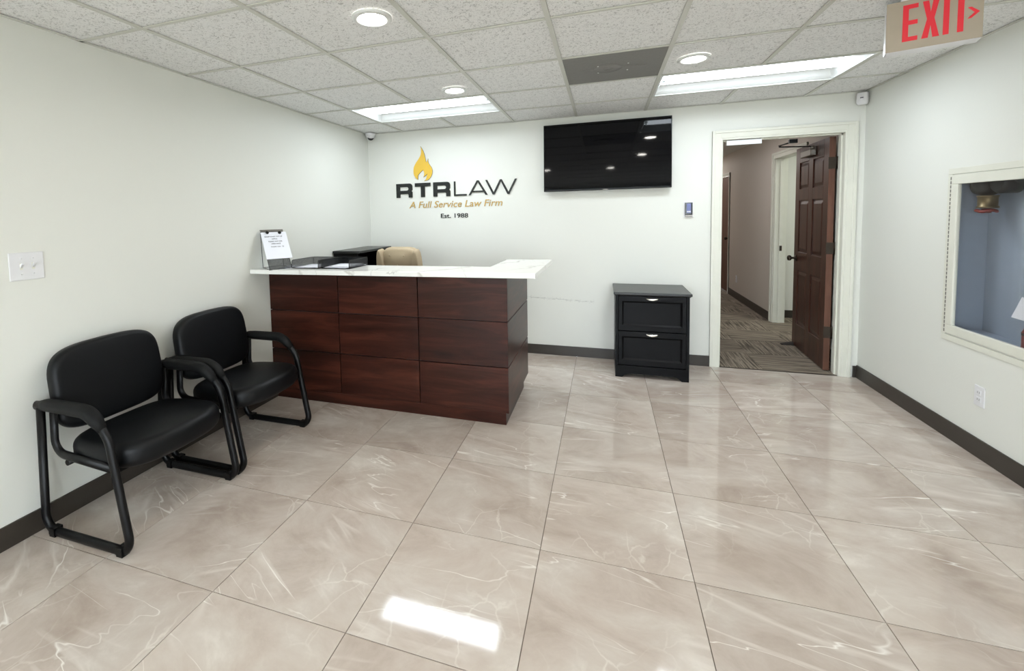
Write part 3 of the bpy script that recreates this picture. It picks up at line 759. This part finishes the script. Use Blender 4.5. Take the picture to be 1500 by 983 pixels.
curve_obj('letter', [[(1.166, LB), (1.188, LB), (1.206, LB + .03), (1.332, LB + .03), (1.349, LB), (1.372, LB), (1.279, LB + LHH), (1.259, LB + LHH)], [(1.215, LB + .046), (1.269, LB + .134), (1.322, LB + .046)]], ['letter_dark', 'edge'], 0, .012)
curve_obj('letter', [[(1.349, LB + LHH), (1.426, LB), (1.446, LB), (1.512, LB + .132), (1.579, LB), (1.600, LB), (1.677, LB + LHH), (1.657, LB + LHH), (1.590, LB + .024), (1.522, LB + LHH), (1.502, LB + LHH), (1.436, LB + .024), (1.369, LB + LHH)]], ['letter_dark', 'edge'], 0, .012)
FL = [(0.637, 2.178), (0.658, 2.146), (0.678, 2.102), (0.691, 2.048), (0.699, 2.004), (0.712, 2.016), (0.722, 2.042), (0.723, 2.006), (0.74, 1.975), (0.761, 1.944), (0.769, 1.91), (0.762, 1.87), (0.743, 1.838), (0.714, 1.816), (0.67, 1.807), (0.693, 1.826), (0.71, 1.88), (0.686, 1.861), (0.663, 1.847), (0.673, 1.875), (0.673, 1.902), (0.66, 1.924), (0.64, 1.907), (0.614, 1.884), (0.602, 1.865), (0.599, 1.821), (0.572, 1.846), (0.555, 1.874), (0.55, 1.915), (0.557, 1.961), (0.581, 2.004), (0.611, 2.042), (0.634, 2.078), (0.644, 2.111), (0.644, 2.151)]
sharp = {0, 4, 6, 14, 16, 18, 21, 25}
def smooth_loop(P_, n=4):
    out = []; N = len(P_)
    for i in range(N):
        p1, p2 = P_[i], P_[(i + 1) % N]; p0 = P_[i - 1] if i not in sharp else p1; p3 = P_[(i + 2) % N] if (i + 1) % N not in sharp else p2
        for k in range(n):
            t = k / n
            out.append(tuple(.5 * ((2 * b_) + (-a_ + c2) * t + (2 * a_ - 5 * b_ + 4 * c2 - d2_) * t * t + (-a_ + 3 * b_ - 3 * c2 + d2_) * t ** 3) for a_, b_, c2, d2_ in zip(p0, p1, p2, p3)))
    return out
curve_obj('flame', [smooth_loop(FL)], ['flame', 'edge'], 0, .012)
def text_mesh(ch, size, shear=0, ext=.003, offset=0, res=3):
    cu = bpy.data.curves.new('tmp', 'FONT'); cu.body = ch; cu.size = size; cu.shear = shear; cu.extrude = ext; cu.offset = offset; cu.resolution_u = res
    return cu
def text_width(s_, size, shear=0):
    to = bpy.data.objects.new('tmp', text_mesh(s_, size, shear, 0)); COL.objects.link(to); bpy.context.view_layer.update(); w_ = [to.bound_box[0][0], to.bound_box[6][0]]; bpy.data.objects.remove(to); return w_
def write_line(s_, x0, x1, z, capsz, mats, shear, dep, offset, parent):
    size = capsz / .72; tw = text_width(s_, size, shear); k = (x1 - x0) / (tw[1] - tw[0])
    for i, ch in enumerate(s_):
        if ch == ' ': continue
        adv = text_width(s_[:i + 1], size, shear)[1] - text_width(ch, size, shear)[1] if i else 0
        o = conv('letter', text_mesh(ch, size, shear, dep / 2, offset), mats, 0, dep, None)
        o.data.transform(Matrix.Diagonal((k, 1, 1, 1))); o.data.transform(Matrix.Translation((x0 + (adv - tw[0]) * k, 0, z)) @ Matrix.Translation(-Vector(parent.location))); o.parent = parent
write_line('A Full Service Law Firm', .486, 1.524, 1.517, .072, ['letter_gold', 'edge'], .22, .006, .0006, sg)
write_line('Est. 1988', .852, 1.155, 1.404, .047, ['letter_dark'], 0, .006, .0005, sg)

# ================================================================== FILE CABINET
fcb = thing('file_cabinet', 'black two drawer wooden file cabinet against the back wall', 'cabinet', (2.89, -.25, 0))
x0, x1, yf = 2.603, 3.178, -.49
obj('body', B((x0, x0 + .018, yf + .02, -.015, 0, .715), (x1 - .018, x1, yf + .02, -.015, 0, .715), (x0 + .018, x1 - .018, yf + .03, -.015, .1, .118), (x0, x1, -.02, -.012, 0, .715), (x0, x1, yf + .02, -.02, .70, .715)), 'black_wood', fcb, bevel=.002)
bm = bmesh.new(); zt = .105
prism(bm, [(x0, 0), (x0 + .055, 0), (x0 + .075, .02), (x0 + .1, .032), (x0 + .14, .036), (x1 - .14, .036), (x1 - .1, .032), (x1 - .075, .02), (x1 - .055, 0), (x1, 0), (x1, zt), (x0, zt)], yf, yf + .02, axis=1)
obj('plinth', bm, 'black_wood', fcb, bevel=.002)
bm = B((x0 - .014, x1 + .016, yf - .022, -.008, .722, .744)); box(bm, x0 - .006, x1 + .008, yf - .012, -.01, .714, .722); obj('top', bm, 'black_top', fcb, bevel=.004, seg=3)
obj('stile', B((x0, x0 + .022, yf, yf + .02, zt, .715)), 'black_wood', fcb); obj('stile', B((x1 - .022, x1, yf, yf + .02, zt, .715)), 'black_wood', fcb)
for z0, z1 in ((.112, .404), (.412, .71)):
    dx0, dx1 = x0 + .025, x1 - .025
    bm = B((dx0, dx1, yf - .002, yf + .016, z0, z0 + .045), (dx0, dx1, yf - .002, yf + .016, z1 - .045, z1), (dx0, dx0 + .03, yf - .002, yf + .016, z0 + .045, z1 - .045), (dx1 - .03, dx1, yf - .002, yf + .016, z0 + .045, z1 - .045))
    # bevelled inner moulding and field
    yi = [(0, yf - .002), (.012, yf + .008)]
    q0 = [bm.verts.new(p) for p in ((dx0 + .03, yf - .002, z0 + .045), (dx1 - .03, yf - .002, z0 + .045), (dx1 - .03, yf - .002, z1 - .045), (dx0 + .03, yf - .002, z1 - .045))]
    q1 = [bm.verts.new(p) for p in ((dx0 + .042, yf + .009, z0 + .057), (dx1 - .042, yf + .009, z0 + .057), (dx1 - .042, yf + .009, z1 - .057), (dx0 + .042, yf + .009, z1 - .057))]
    for k in range(4): bm.faces.new((q0[k], q0[(k + 1) % 4], q1[(k + 1) % 4], q1[k]))
    bm.faces.new(q1)
    dw = obj('drawer', bm, 'black_wood', fcb, bevel=.0012, seg=1)
    # cup pull
    hx, hz = 2.894, z1 - .012
    bm = bmesh.new(); n = 12; rows = []
    for k in range(n + 1):
        t = -1 + 2 * k / n; wd = .048 * t; dep = .024 * math.sqrt(max(0, 1 - t * t * .92))
        rows.append([bm.verts.new((hx + wd, yf - .002 - dep * math.sin(a), hz - .019 * (1 - math.cos(a)) * (1 - .55 * t * t) )) for a in [PI / 2 * j / 4 for j in range(5)]])
    for A_, B_ in zip(rows, rows[1:]):
        for j in range(4): bm.faces.new((A_[j], A_[j + 1], B_[j + 1], B_[j])).smooth = True
    o = obj('cup_pull', bm, 'chrome', dw); s_ = o.modifiers.new('solid', 'SOLIDIFY'); s_.thickness = .0025
    o['label'] = 'satin metal cup pull'

# ================================================================== RECEPTION DESK
dk = thing('reception_desk', 'dark mahogany panelled reception desk under a white marble top', 'desk', (.95, -1.5, 0))
yd, xe, yb, zt = -1.688, 1.908, -.872, 1.026
obj('carcass', B((.004, xe - .02, yd + .02, yd + .10, .095, zt), (xe - .14, xe - .02, yd + .1, yb, .095, zt)), 'groove', dk)
obj('toe_kick', B((.004, 1.882, -1.652, -1.59, 0, .097), (1.78, 1.882, -1.59, yb - .07, 0, .097)), 'cherry', dk)
xj = [.004, .625, 1.270, xe]; zj = [.098, .408, .718, zt]; g = .0038
for i in range(3):
    for j in range(3): obj('front_panel', B((xj[i] + (g if i else 0), xj[i + 1] - (g if i < 2 else .0), yd, yd + .019, zj[j] + (g if j else 0), zj[j + 1] - (g if j < 2 else 0))), 'cherry', dk, bevel=.0012, seg=1)
for j in range(3): obj('side_panel', B((xe - .019, xe, yd + .0195, yb, zj[j] + (g if j else 0), zj[j + 1] - (g if j < 2 else 0))), 'cherry', dk, bevel=.0012, seg=1)
obj('rear_panel', B((xe - .14, xe - .02, yb - .019, yb - .0005, .1, zt - .001)), 'cherry', dk)
obj('inner_shelf', B((.02, xe - .15, yd + .11, -1.12, .71, .735)), 'black_wood', dk)
obj('support_panel', B((.02, .04, yd + .11, -1.15, 0, .71)), 'black_wood', dk)
obj('support_panel', B((1.0, 1.02, yd + .11, -1.15, 0, .71)), 'black_wood', dk)
bm = bmesh.new()
prism(bm, [(.003, -1.888), (2.108, -1.800), (2.118, -.93), (1.760, -.945), (1.745, -1.475), (.003, -1.52)], zt + .001, 1.060)
wt = obj('marble_worktop', bm, 'marble', bevel=.003); tag(wt, 'L shaped white marble worktop with grey veins on the reception desk', 'worktop')

# letter trays with papers
def tray(x, y, label, rot):
    t = thing('letter_tray', label, 'tray', (x, y, 1.0605), 'black wire letter trays')
    w_, d_, h_ = .115, .135, .062
    def ob(name, bm, mat): o = obj(name, bm, mat); o.parent = t; return o
    for s_ in (-1, 1):
        path = fillet([(s_ * w_, -d_, .003), (s_ * w_, -d_, h_), (s_ * w_, d_, h_), (s_ * w_, d_, .003)], .015, 4)
        bm = bmesh.new(); sweep(bm, path + [path[0]], .0022, .0022, side=Vector((1, 0, 0)), seg=6); ob('side_wire', bm, 'black_metal')
        ob('side_mesh', B((s_ * w_ - .0006, s_ * w_ + .0006, -d_ + .003, d_ - .003, .003, h_ - .002)), 'mesh')
    bm = bmesh.new()
    sweep(bm, [(-w_, -d_, .003), (w_, -d_, .003)], .0025, .0025, side=Vector((0, 0, 1)), seg=6); ob('front_wire', bm, 'black_metal'); bm = bmesh.new(); sweep(bm, [(-w_, d_, .003), (w_, d_, .003)], .0022, .0022, side=Vector((0, 0, 1)), seg=6); ob('base_wire', bm, 'black_metal')
    bm = bmesh.new(); sweep(bm, [(-w_, d_, h_), (w_, d_, h_)], .0022, .0022, side=Vector((0, 0, 1)), seg=6); ob('rim_wire', bm, 'black_metal')
    ob('rear_mesh', B((-w_, w_, d_ - .0006, d_ + .0006, .003, h_)), 'mesh'); ob('base_mesh', B((-w_, w_, -d_, d_, .002, .0032)), 'mesh')
    t.rotation_euler = (0, 0, rot); return t
tray(.41, -1.642, 'black mesh letter tray next to the paper notice stand', 0)
tray(.66, -1.628, 'black mesh letter tray to the right, holding white papers', 0)
def sheet(x, y, z, w_, d_, rot, label, n=1):
    bm = bmesh.new(); cs, sn = math.cos(rot), math.sin(rot)
    nx = 8; rows = []
    for i in range(nx + 1):
        a_ = -w_ / 2 + w_ * i / nx; zz = z + .003 * math.sin(i * 1.1 + x * 9) ** 2 * (i / nx)
        rows.append([bm.verts.new((x + a_ * cs - b_ * sn, y + a_ * sn + b_ * cs, zz)) for b_ in (-d_ / 2, d_ / 2)])
    for A_, B_ in zip(rows, rows[1:]): bm.faces.new((A_[0], B_[0], B_[1], A_[1])).smooth = True
    o = obj('paper_sheet', bm, 'paper'); s_ = o.modifiers.new('solid', 'SOLIDIFY'); s_.thickness = .0012; tag(o, label, 'paper', 'loose white paper sheets'); return o
sheet(.40, -1.64, 1.0665, .20, .25, .05, 'white paper lying in the left mesh tray')
sheet(.66, -1.63, 1.067, .21, .25, -.12, 'white papers lying in the right mesh tray, lower sheet')
sheet(.655, -1.625, 1.0725, .20, .24, .1, 'white papers lying in the right mesh tray, topmost sheet')
sheet(.232, -1.70, 1.0618, .13, .2, .35, 'white paper flat on the worktop between notice stand and tray')
# notice stand
ns = thing('notice_stand', 'black wire and mesh desk stand for a notice at the wall end of the worktop', 'stand', (.05, -1.72, 1.0605))
c_tl, c_tr, c_br, c_bl = Vector((.033, -1.794, 1.33)), Vector((.139, -1.636, 1.33)), Vector((.254, -1.714, 1.134)), Vector((.148, -1.871, 1.134))
ax = (c_tr - c_tl).normalized(); dn = (c_bl - c_tl).normalized(); nrm = ax.cross(dn).normalized(); nrm = nrm if nrm.x > 0 else -nrm
bk = -nrm * .004
def P3(a_, d_, n_=0): return c_tl + ax * a_ + dn * d_ + nrm * n_
z_end = (1.33 + .022 - 1.064) / (-dn.z)
pl = [P3(.006, -.024, -.004), P3(.168, -.024, -.004), P3(.168, z_end - .024, -.004), P3(.006, z_end - .024, -.004)]
bm = bmesh.new(); sweep(bm, pl + [pl[0]], .0025, .0025, side=nrm, seg=6); obj('face_frame', bm, 'black_metal', ns)
bm = bmesh.new()
tl, tr_ = pl[0], pl[1]; bl_, br_ = Vector((tl.x + .012, tl.y - .003, 1.0635)), Vector((tr_.x, tr_.y, 1.0635))
sweep(bm, [tl, bl_, br_, tr_], .0025, .0025, side=nrm, seg=6); sweep(bm, [bl_, pl[3]], .0025, .0025, side=Vector((0, 0, 1)), seg=6); sweep(bm, [br_, pl[2]], .0025, .0025, side=Vector((0, 0, 1)), seg=6); obj('rear_legs', bm, 'black_metal', ns)
bm = bmesh.new(); vs = [bm.verts.new(p + nrm * 0.0) for p in pl]; bm.faces.new(vs); o = obj('mesh_panel', bm, 'mesh', ns); s_ = o.modifiers.new('solid', 'SOLIDIFY'); s_.thickness = .0012
bm = bmesh.new(); vs = [bm.verts.new(P3(a_, d_, .0006)) for a_, d_ in ((.0, -.024), (.172, -.024), (.172, -.006), (.0, -.006))]; bm.faces.new(vs); o = obj('top_clip', bm, 'aluminium', ns); s_ = o.modifiers.new('solid', 'SOLIDIFY'); s_.thickness = .003
nt = thing('paper_notice', 'white printed notice held on the desk stand by two round magnets', 'notice', tuple(P3(.095, .24)))
bm = bmesh.new(); vs = [bm.verts.new(p + nrm * .003) for p in (c_tl, c_tr, c_br, c_bl)]; bm.faces.new(vs); o = obj('sheet', bm, 'paper', nt); s_ = o.modifiers.new('solid', 'SOLIDIFY'); s_.thickness = .0008; s_.offset = 0
Rn = Matrix((( ax.x, -dn.x, nrm.x), (ax.y, -dn.y, nrm.y), (ax.z, -dn.z, nrm.z))).to_4x4()
def nline(s_, d_, size, cx=.092, circle=False):
    cu = text_mesh(s_, size, 0, .0002, .0002, 2); cu.align_x = 'CENTER'
    to = bpy.data.objects.new('tmp', cu); COL.objects.link(to); bpy.context.view_layer.update()
    me = bpy.data.meshes.new_from_object(to.evaluated_get(bpy.context.evaluated_depsgraph_get())); bpy.data.objects.remove(to); me.name = 'print'
    me.materials.clear(); me.materials.append(M['ink']); me.transform(Matrix.Translation(P3(cx, d_, .0042) - Vector(nt.location)) @ Rn)
    o = bpy.data.objects.new('printed_line', me); COL.objects.link(o); o.parent = nt
nline('RECEPTIONIST OUT OF', .046, .0125, .088); nline('OFFICE', .067, .0125); nline('PLEASE WAIT FOR', .090, .0125, .094); nline('ASSISTANCE', .111, .0125, .094); nline('THANK YOU', .138, .0125, .088)
bm = bmesh.new(); cc = P3(.142, .133, .0038)
sweep(bm, [cc + ax * .006 * math.cos(a) - dn * .006 * math.sin(a) for a in [2 * PI * k / 16 for k in range(16)]], .0007, .0004, side=nrm, seg=4, closed=True)
sweep(bm, [cc + ax * .003 * math.cos(a) - dn * .003 * math.sin(a) for a in [PI + PI * k / 6 for k in range(7)]], .0006, .0004, side=nrm, seg=4)
for s_ in (-1, 1): sweep(bm, [cc + ax * .002 * s_ - dn * .003, cc + ax * .002 * s_ - dn * .0015], .0006, .0004, side=nrm, seg=4)
obj('printed_smile', bm, 'ink', nt)
for a_, d_, lb in ((.048, .006, 'left round black magnet pinning the paper notice'), (.140, .010, 'right round black magnet pinning the paper notice')):
    bm = bmesh.new(); lathe(bm, [(.0115, 0), (.0125, .002), (.0125, .006), (.010, .008)], 0, 0, 0, seg=20)
    bmesh.ops.transform(bm, matrix=Matrix.Translation(P3(a_, d_, .0045)) @ Rn, verts=bm.verts); o = obj('round_magnet', bm, 'black_gloss'); tag(o, lb, 'magnet', 'round notice magnets')

# black hutch behind the desk
hu = thing('black_hutch', 'black open sided storage cabinet in the back left corner behind the desk', 'cabinet', (.15, -.4, 0))
hx0, hx1, hy0, hy1, hz = .006, .30, -.795, -.10, 1.108
obj('top', B((hx0, hx1, hy0, hy1, hz - .022, hz)), 'black_top', hu, bevel=.003)
obj('end_panel', B((hx0, hx1 - .035, hy0 + .02, hy0 + .04, 0, hz - .022)), 'black_wood', hu, bevel=.002)
obj('end_panel', B((hx0, hx1 - .035, hy1 - .04, hy1 - .02, 0, hz - .022)), 'black_wood', hu, bevel=.002)
obj('back_panel', B((hx0, hx0 + .01, hy0 + .04, hy1 - .04, .03, hz - .022)), 'black_wood', hu)
for z in (.05, .4, .74): obj('shelf', B((hx0 + .01, hx1 - .04, hy0 + .04, hy1 - .04, z, z + .02)), 'black_wood', hu)

# ================================================================== TAN OFFICE CHAIR
tc = thing('office_chair', 'tan upholstered high back office chair behind the reception desk', 'chair', (.70, -.72, 0))
def tobj(name, bm, mat): o = obj(name, bm, mat); o.parent = tc; return o
# local frame: chair faces -y
def back_pad(w_, z0, z1, y, t, er, dome, tufts=False, name='backrest', top=3.2):
    bm = bmesh.new(); M4 = Matrix.Translation((0, y, (z0 + z1) / 2)) @ Matrix.Rotation(PI / 2 + .12, 4, 'X')
    cushion(bm, superell(w_ / 2, (z1 - z0) / 2, top, 44), t, er, dome, M4=M4); return tobj(name, bm, 'fabric_tan')
back_pad(.41, .52, 1.148, .04, .07, .033, .01, name='backrest_shell', top=5)
back_pad(.36, .86, 1.140, -.015, .07, .033, .03, name='head_cushion', top=4)
back_pad(.42, .52, .88, .03, .09, .04, .03, name='lumbar_cushion', top=4)
for s_ in (-1, 1):
    bm = bmesh.new(); M4 = Matrix.Translation((s_ * .185, -.02, .86)) @ Matrix.Rotation(PI / 2 + .12, 4, 'X')
    cushion(bm, superell(.035, .27, 3, 28), .10, .03, .0, M4=M4); tobj('side_bolster', bm, 'fabric_tan')
bm = bmesh.new()
for tx, tz in ((-.075, 1.07), (.075, 1.07), (0, .98)): lathe(bm, [(.009, .0), (.008, -.005), (.002, -.007)], tx, -.079 + (1.0 - tz) * .12 , tz, axis=1, seg=12)
tobj('tuft_button', bm, 'fabric_tan')
bm = bmesh.new(); cushion(bm, superell(.25, .25, 4, 36), .12, .045, .02, M4=Matrix.Translation((0, -.2, .47))); tobj('seat', bm, 'fabric_tan')
for s_ in (-1, 1):
    bm = bmesh.new(); sweep(bm, fillet([(s_ * .27, .0, .70), (s_ * .27, -.30, .70), (s_ * .27, -.30, .46), (s_ * .2, -.2, .42)], .05), .022, .018, side=Vector((1, 0, 0)), seg=10); tobj('armrest', bm, 'black_metal')
bm = bmesh.new(); lathe(bm, [(.03, .1), (.03, .28), (.018, .28), (.018, .41)], 0, -.15, 0, seg=16); tobj('gas_column', bm, 'black_metal')
for k in range(5):
    a = 2 * PI * k / 5 + .3; ex_, ey_ = .27 * math.cos(a), -.15 + .27 * math.sin(a)
    bm = bmesh.new(); sweep(bm, [(0, -.15, .12), (ex_ * .55, -.15 + (ey_ + .15) * .55, .105), (ex_, ey_, .075)], .014, .02, side=Vector((-math.sin(a), math.cos(a), 0)), seg=8); g_ = tobj('base_leg', bm, 'black_metal')
    bm = bmesh.new(); lathe(bm, [(.026, -.02), (.028, -.01), (.028, .01), (.026, .02)], ex_, ey_, .028, axis=0, seg=16); sweep(bm, [(ex_, ey_, .075), (ex_, ey_, .03)], .007, .007, seg=6); cst = tobj('caster', bm, 'black_metal')
tc.rotation_euler = (0, 0, math.radians(-3))

# ================================================================== WAITING CHAIRS
def make_chair(label, y):
    t = thing('waiting_chair', label, 'chair', (0, 0, 0), 'black sled base waiting chairs')
    def ob(name, bm, mat): o = obj(name, bm, mat); o.parent = t; return o
    hw = .297
    for s_ in (-1, 1):
        yy = s_ * hw
        # outer loop: arm, front leg, floor runner, rear upright
        pts = [(.035, yy, .606), (.405, yy, .606), (.492, yy, .505), (.588, yy, .018), (.035, yy, .018), (.062, yy, .602)]
        path = fillet(pts, [0, .10, .12, .06, .075, 0], 8)
        bm = bmesh.new(); sweep(bm, path, .0215, .0150, seg=12); ob('side_frame', bm, 'black_metal')
        # inner tube : back upright curving under the seat
        pts = [(.115, yy - s_ * .02, .60), (.105, yy - s_ * .02, .385), (.50, yy - s_ * .02, .362)]
        bm = bmesh.new(); sweep(bm, fillet(pts, [0, .07, 0], 8), .021, .013, seg=10); ob('seat_rail', bm, 'black_metal')
        # pad
        arm = fillet([(.06, yy, .617), (.385, yy, .617), (.462, yy, .545)], [0, .13, 0], 8)
        bm = bmesh.new(); n = len(arm)
        arm = [arm[0].lerp(arm[1], k / 6) for k in range(6)] + arm[1:]
        sweep(bm, arm, .0285, .0275, seg=14, prof=lambda q: (1 - max(0, (.12 - q) / .12) ** 2 * .55) * (1 + .08 * math.sin(q * PI)) * (1 - max(0, (q - .94) / .06) ** 2 * .35)); ob('arm_pad', bm, 'foam')
        for xx in (.10, .53):
            bm = bmesh.new(); box(bm, xx - .018, xx + .018, yy - .017, yy + .017, 0, .014); box(bm, xx - .018, xx + .018, yy - .019, yy + .019, .010, .040); ob('foot_glide', bm, 'black_metal')
    for xx, zz in ((.18, .345), (.47, .345)):
        bm = bmesh.new(); sweep(bm, [(xx, -hw + .02, zz), (xx, hw - .02, zz)], .014, .014, side=Vector((0, 0, 1)), seg=10); ob('cross_bar', bm, 'black_metal')
    bm = bmesh.new(); sweep(bm, [(.05, -hw, .585), (.05, hw, .585)], .012, .016, side=Vector((0, 0, 1)), seg=8); ob('back_bar', bm, 'black_metal')
    # backrest
    def shp(a_, b_):   # b up
        return a_ * (1 - .035 * max(0, b_ / .215) ** 2), b_ + (.012 * (1 - (a_ / .255) ** 2) if b_ > 0 else -.004)
    bm = bmesh.new(); M4 = Matrix.Translation((.090, 0, .651)) @ Matrix.Rotation(math.radians(-9), 4, 'Y') @ Matrix(((0, 0, 1, 0), (1, 0, 0, 0), (0, 1, 0, 0), (0, 0, 0, 1)))
    cushion(bm, superell(.266, .194, 4.6, 64, fn=shp), .078, .03, .006, M4=M4); ob('backrest', bm, 'vinyl')
    bm = bmesh.new(); M4b = Matrix.Translation((.052, 0, .64)) @ Matrix.Rotation(math.radians(-9), 4, 'Y') @ Matrix(((0, 0, 1, 0), (1, 0, 0, 0), (0, 1, 0, 0), (0, 0, 0, 1)))
    cushion(bm, superell(.24, .17, 3.6, 44), .018, .008, 0, M4=M4b); ob('back_shell', bm, 'black_metal')
    # seat with bowed front
    def shs(a_, b_):   # a = depth(x), b = width(y)
        return (a_ + (.035 * (1 - (b_ / .26) ** 2) if a_ > 0 else 0)), b_ * (1 - .05 * max(0, -a_ / .23))
    bm = bmesh.new(); M4s = Matrix.Translation((.346, 0, .398)) @ Matrix.Rotation(math.radians(-2.5), 4, 'Y')
    cushion(bm, superell(.232, .276, 4.2, 56, fn=shs), .115, .042, .012, M4=M4s); ob('seat', bm, 'vinyl')
    t.location = (.0, y, 0)
    return t
ch = make_chair('black sled base armchair nearest the camera against the left wall', -2.998)
def copy_tree(o, parent=None):
    c2 = o.copy(); COL.objects.link(c2); c2.parent = parent
    for k in o.children: copy_tree(k, c2)
    return c2
bpy.context.view_layer.update()
c2 = copy_tree(ch); c2.location = (.0, -2.345, 0); c2['label'] = 'black sled base armchair farther back beside the reception desk'
for t in (ch, c2): t.location.x = .012

# ================================================================== SWITCH AND OUTLETS
sw = thing('light_switch', 'white double toggle light switch plate on the left wall', 'switch', (0, -3.264, 1.242))
obj('plate', B((0, .006, -3.331, -3.197, 1.180, 1.306)), 'white_plastic', sw, bevel=.003)
for yy in (-3.286, -3.240):
    obj('toggle_well', B((.006, .0065, yy - .006, yy + .006, 1.228, 1.258)), 'trim', sw)
    bm = bmesh.new(); prism(bm, [(.006, 1.236), (.006, 1.252), (.018, 1.259), (.020, 1.252)], yy - .0045, yy + .0045, axis=1); obj('toggle', bm, 'white_plastic', sw, bevel=.001)
    for dz in (-.035, .035):
        bm = bmesh.new(); lathe(bm, [(.0035, .006), (.0035, .0072), (.001, .0078)], 0, yy, 1.243 + dz, axis=0, seg=8); obj('screw', bm, 'white_plastic', sw)
def outlet(x, y, z, sgn, label):
    t = thing('wall_outlet', label, 'outlet', (x, y, z))
    X = lambda a_, b_: tuple(sorted((x + sgn * a_, x + sgn * b_)))
    obj('plate', B((*X(0, .006), y - .037, y + .037, z - .058, z + .058)), 'white_plastic', t, bevel=.003)
    for dz in (-.02, .02):
        f_ = obj('socket', B((*X(.006, .0085), y - .017, y + .017, z + dz - .0145, z + dz + .0145)), 'white_plastic', t, bevel=.002)
        obj('slot', B((*X(.0084, .0089), y - .008, y - .006, z + dz - .003, z + dz + .006), (*X(.0084, .0089), y + .006, y + .008, z + dz - .003, z + dz + .006)), 'ink', f_)
outlet(W, -1.303, .349, -1, 'white duplex outlet low on the right wall under the glass cabinet')
outlet(HX1, 3.62, .32, -1, 'white outlet low on the hallway wall seen through the doorway')

# magnetic lock hanging from the door head
ml = thing('magnetic_lock', 'bright metal magnetic lock bar under the doorway header, left side', 'lock', (3.67, .03, 2.035))
obj('lock_body', B((3.535, 3.80, .012, .034, 1.988, 2.031)), 'bright_metal', ml, bevel=.0015)
obj('mount_plate', B((3.54, 3.795, .014, .032, 2.031, 2.035)), 'cast', ml)
# added panel that lights the first stretch of the hall, out of view
hl = thing('hall_fill_light', 'added fill light panel on the hallway ceiling, unseen above the door head', 'light', (3.57, 1.7, H))
obj('fill_base', B((3.38, 3.76, 1.18, 2.22, H - .03, H - .001)), 'white_metal', hl)
obj('diffuser', B((3.40, 3.74, 1.2, 2.2, H - .042, H - .03)), 'hall_fill_lens', hl)
for yy_, e_ in ((5.2, 9), (7.0, 9)):  # added fill lamps to brighten the far hall, no fixtures modelled
    ld = bpy.data.lights.new('hall_fill_lamp', 'AREA'); ld.shape = 'RECTANGLE'; ld.size = .7; ld.size_y = 1.2; ld.energy = e_; ld.color = (1, .95, .92)
    lo = bpy.data.objects.new('hall_fill_lamp', ld); COL.objects.link(lo); lo.location = (3.85, yy_, H - .03)
# light of the room beyond the side doorway
ld = bpy.data.lights.new('side_room_lamp', 'AREA'); ld.shape = 'SQUARE'; ld.size = .6; ld.energy = 14; ld.color = (.95, 1, .93)
lo = bpy.data.objects.new('side_room_lamp', ld); COL.objects.link(lo); lo.location = (5.4, 1.3, H - .03)
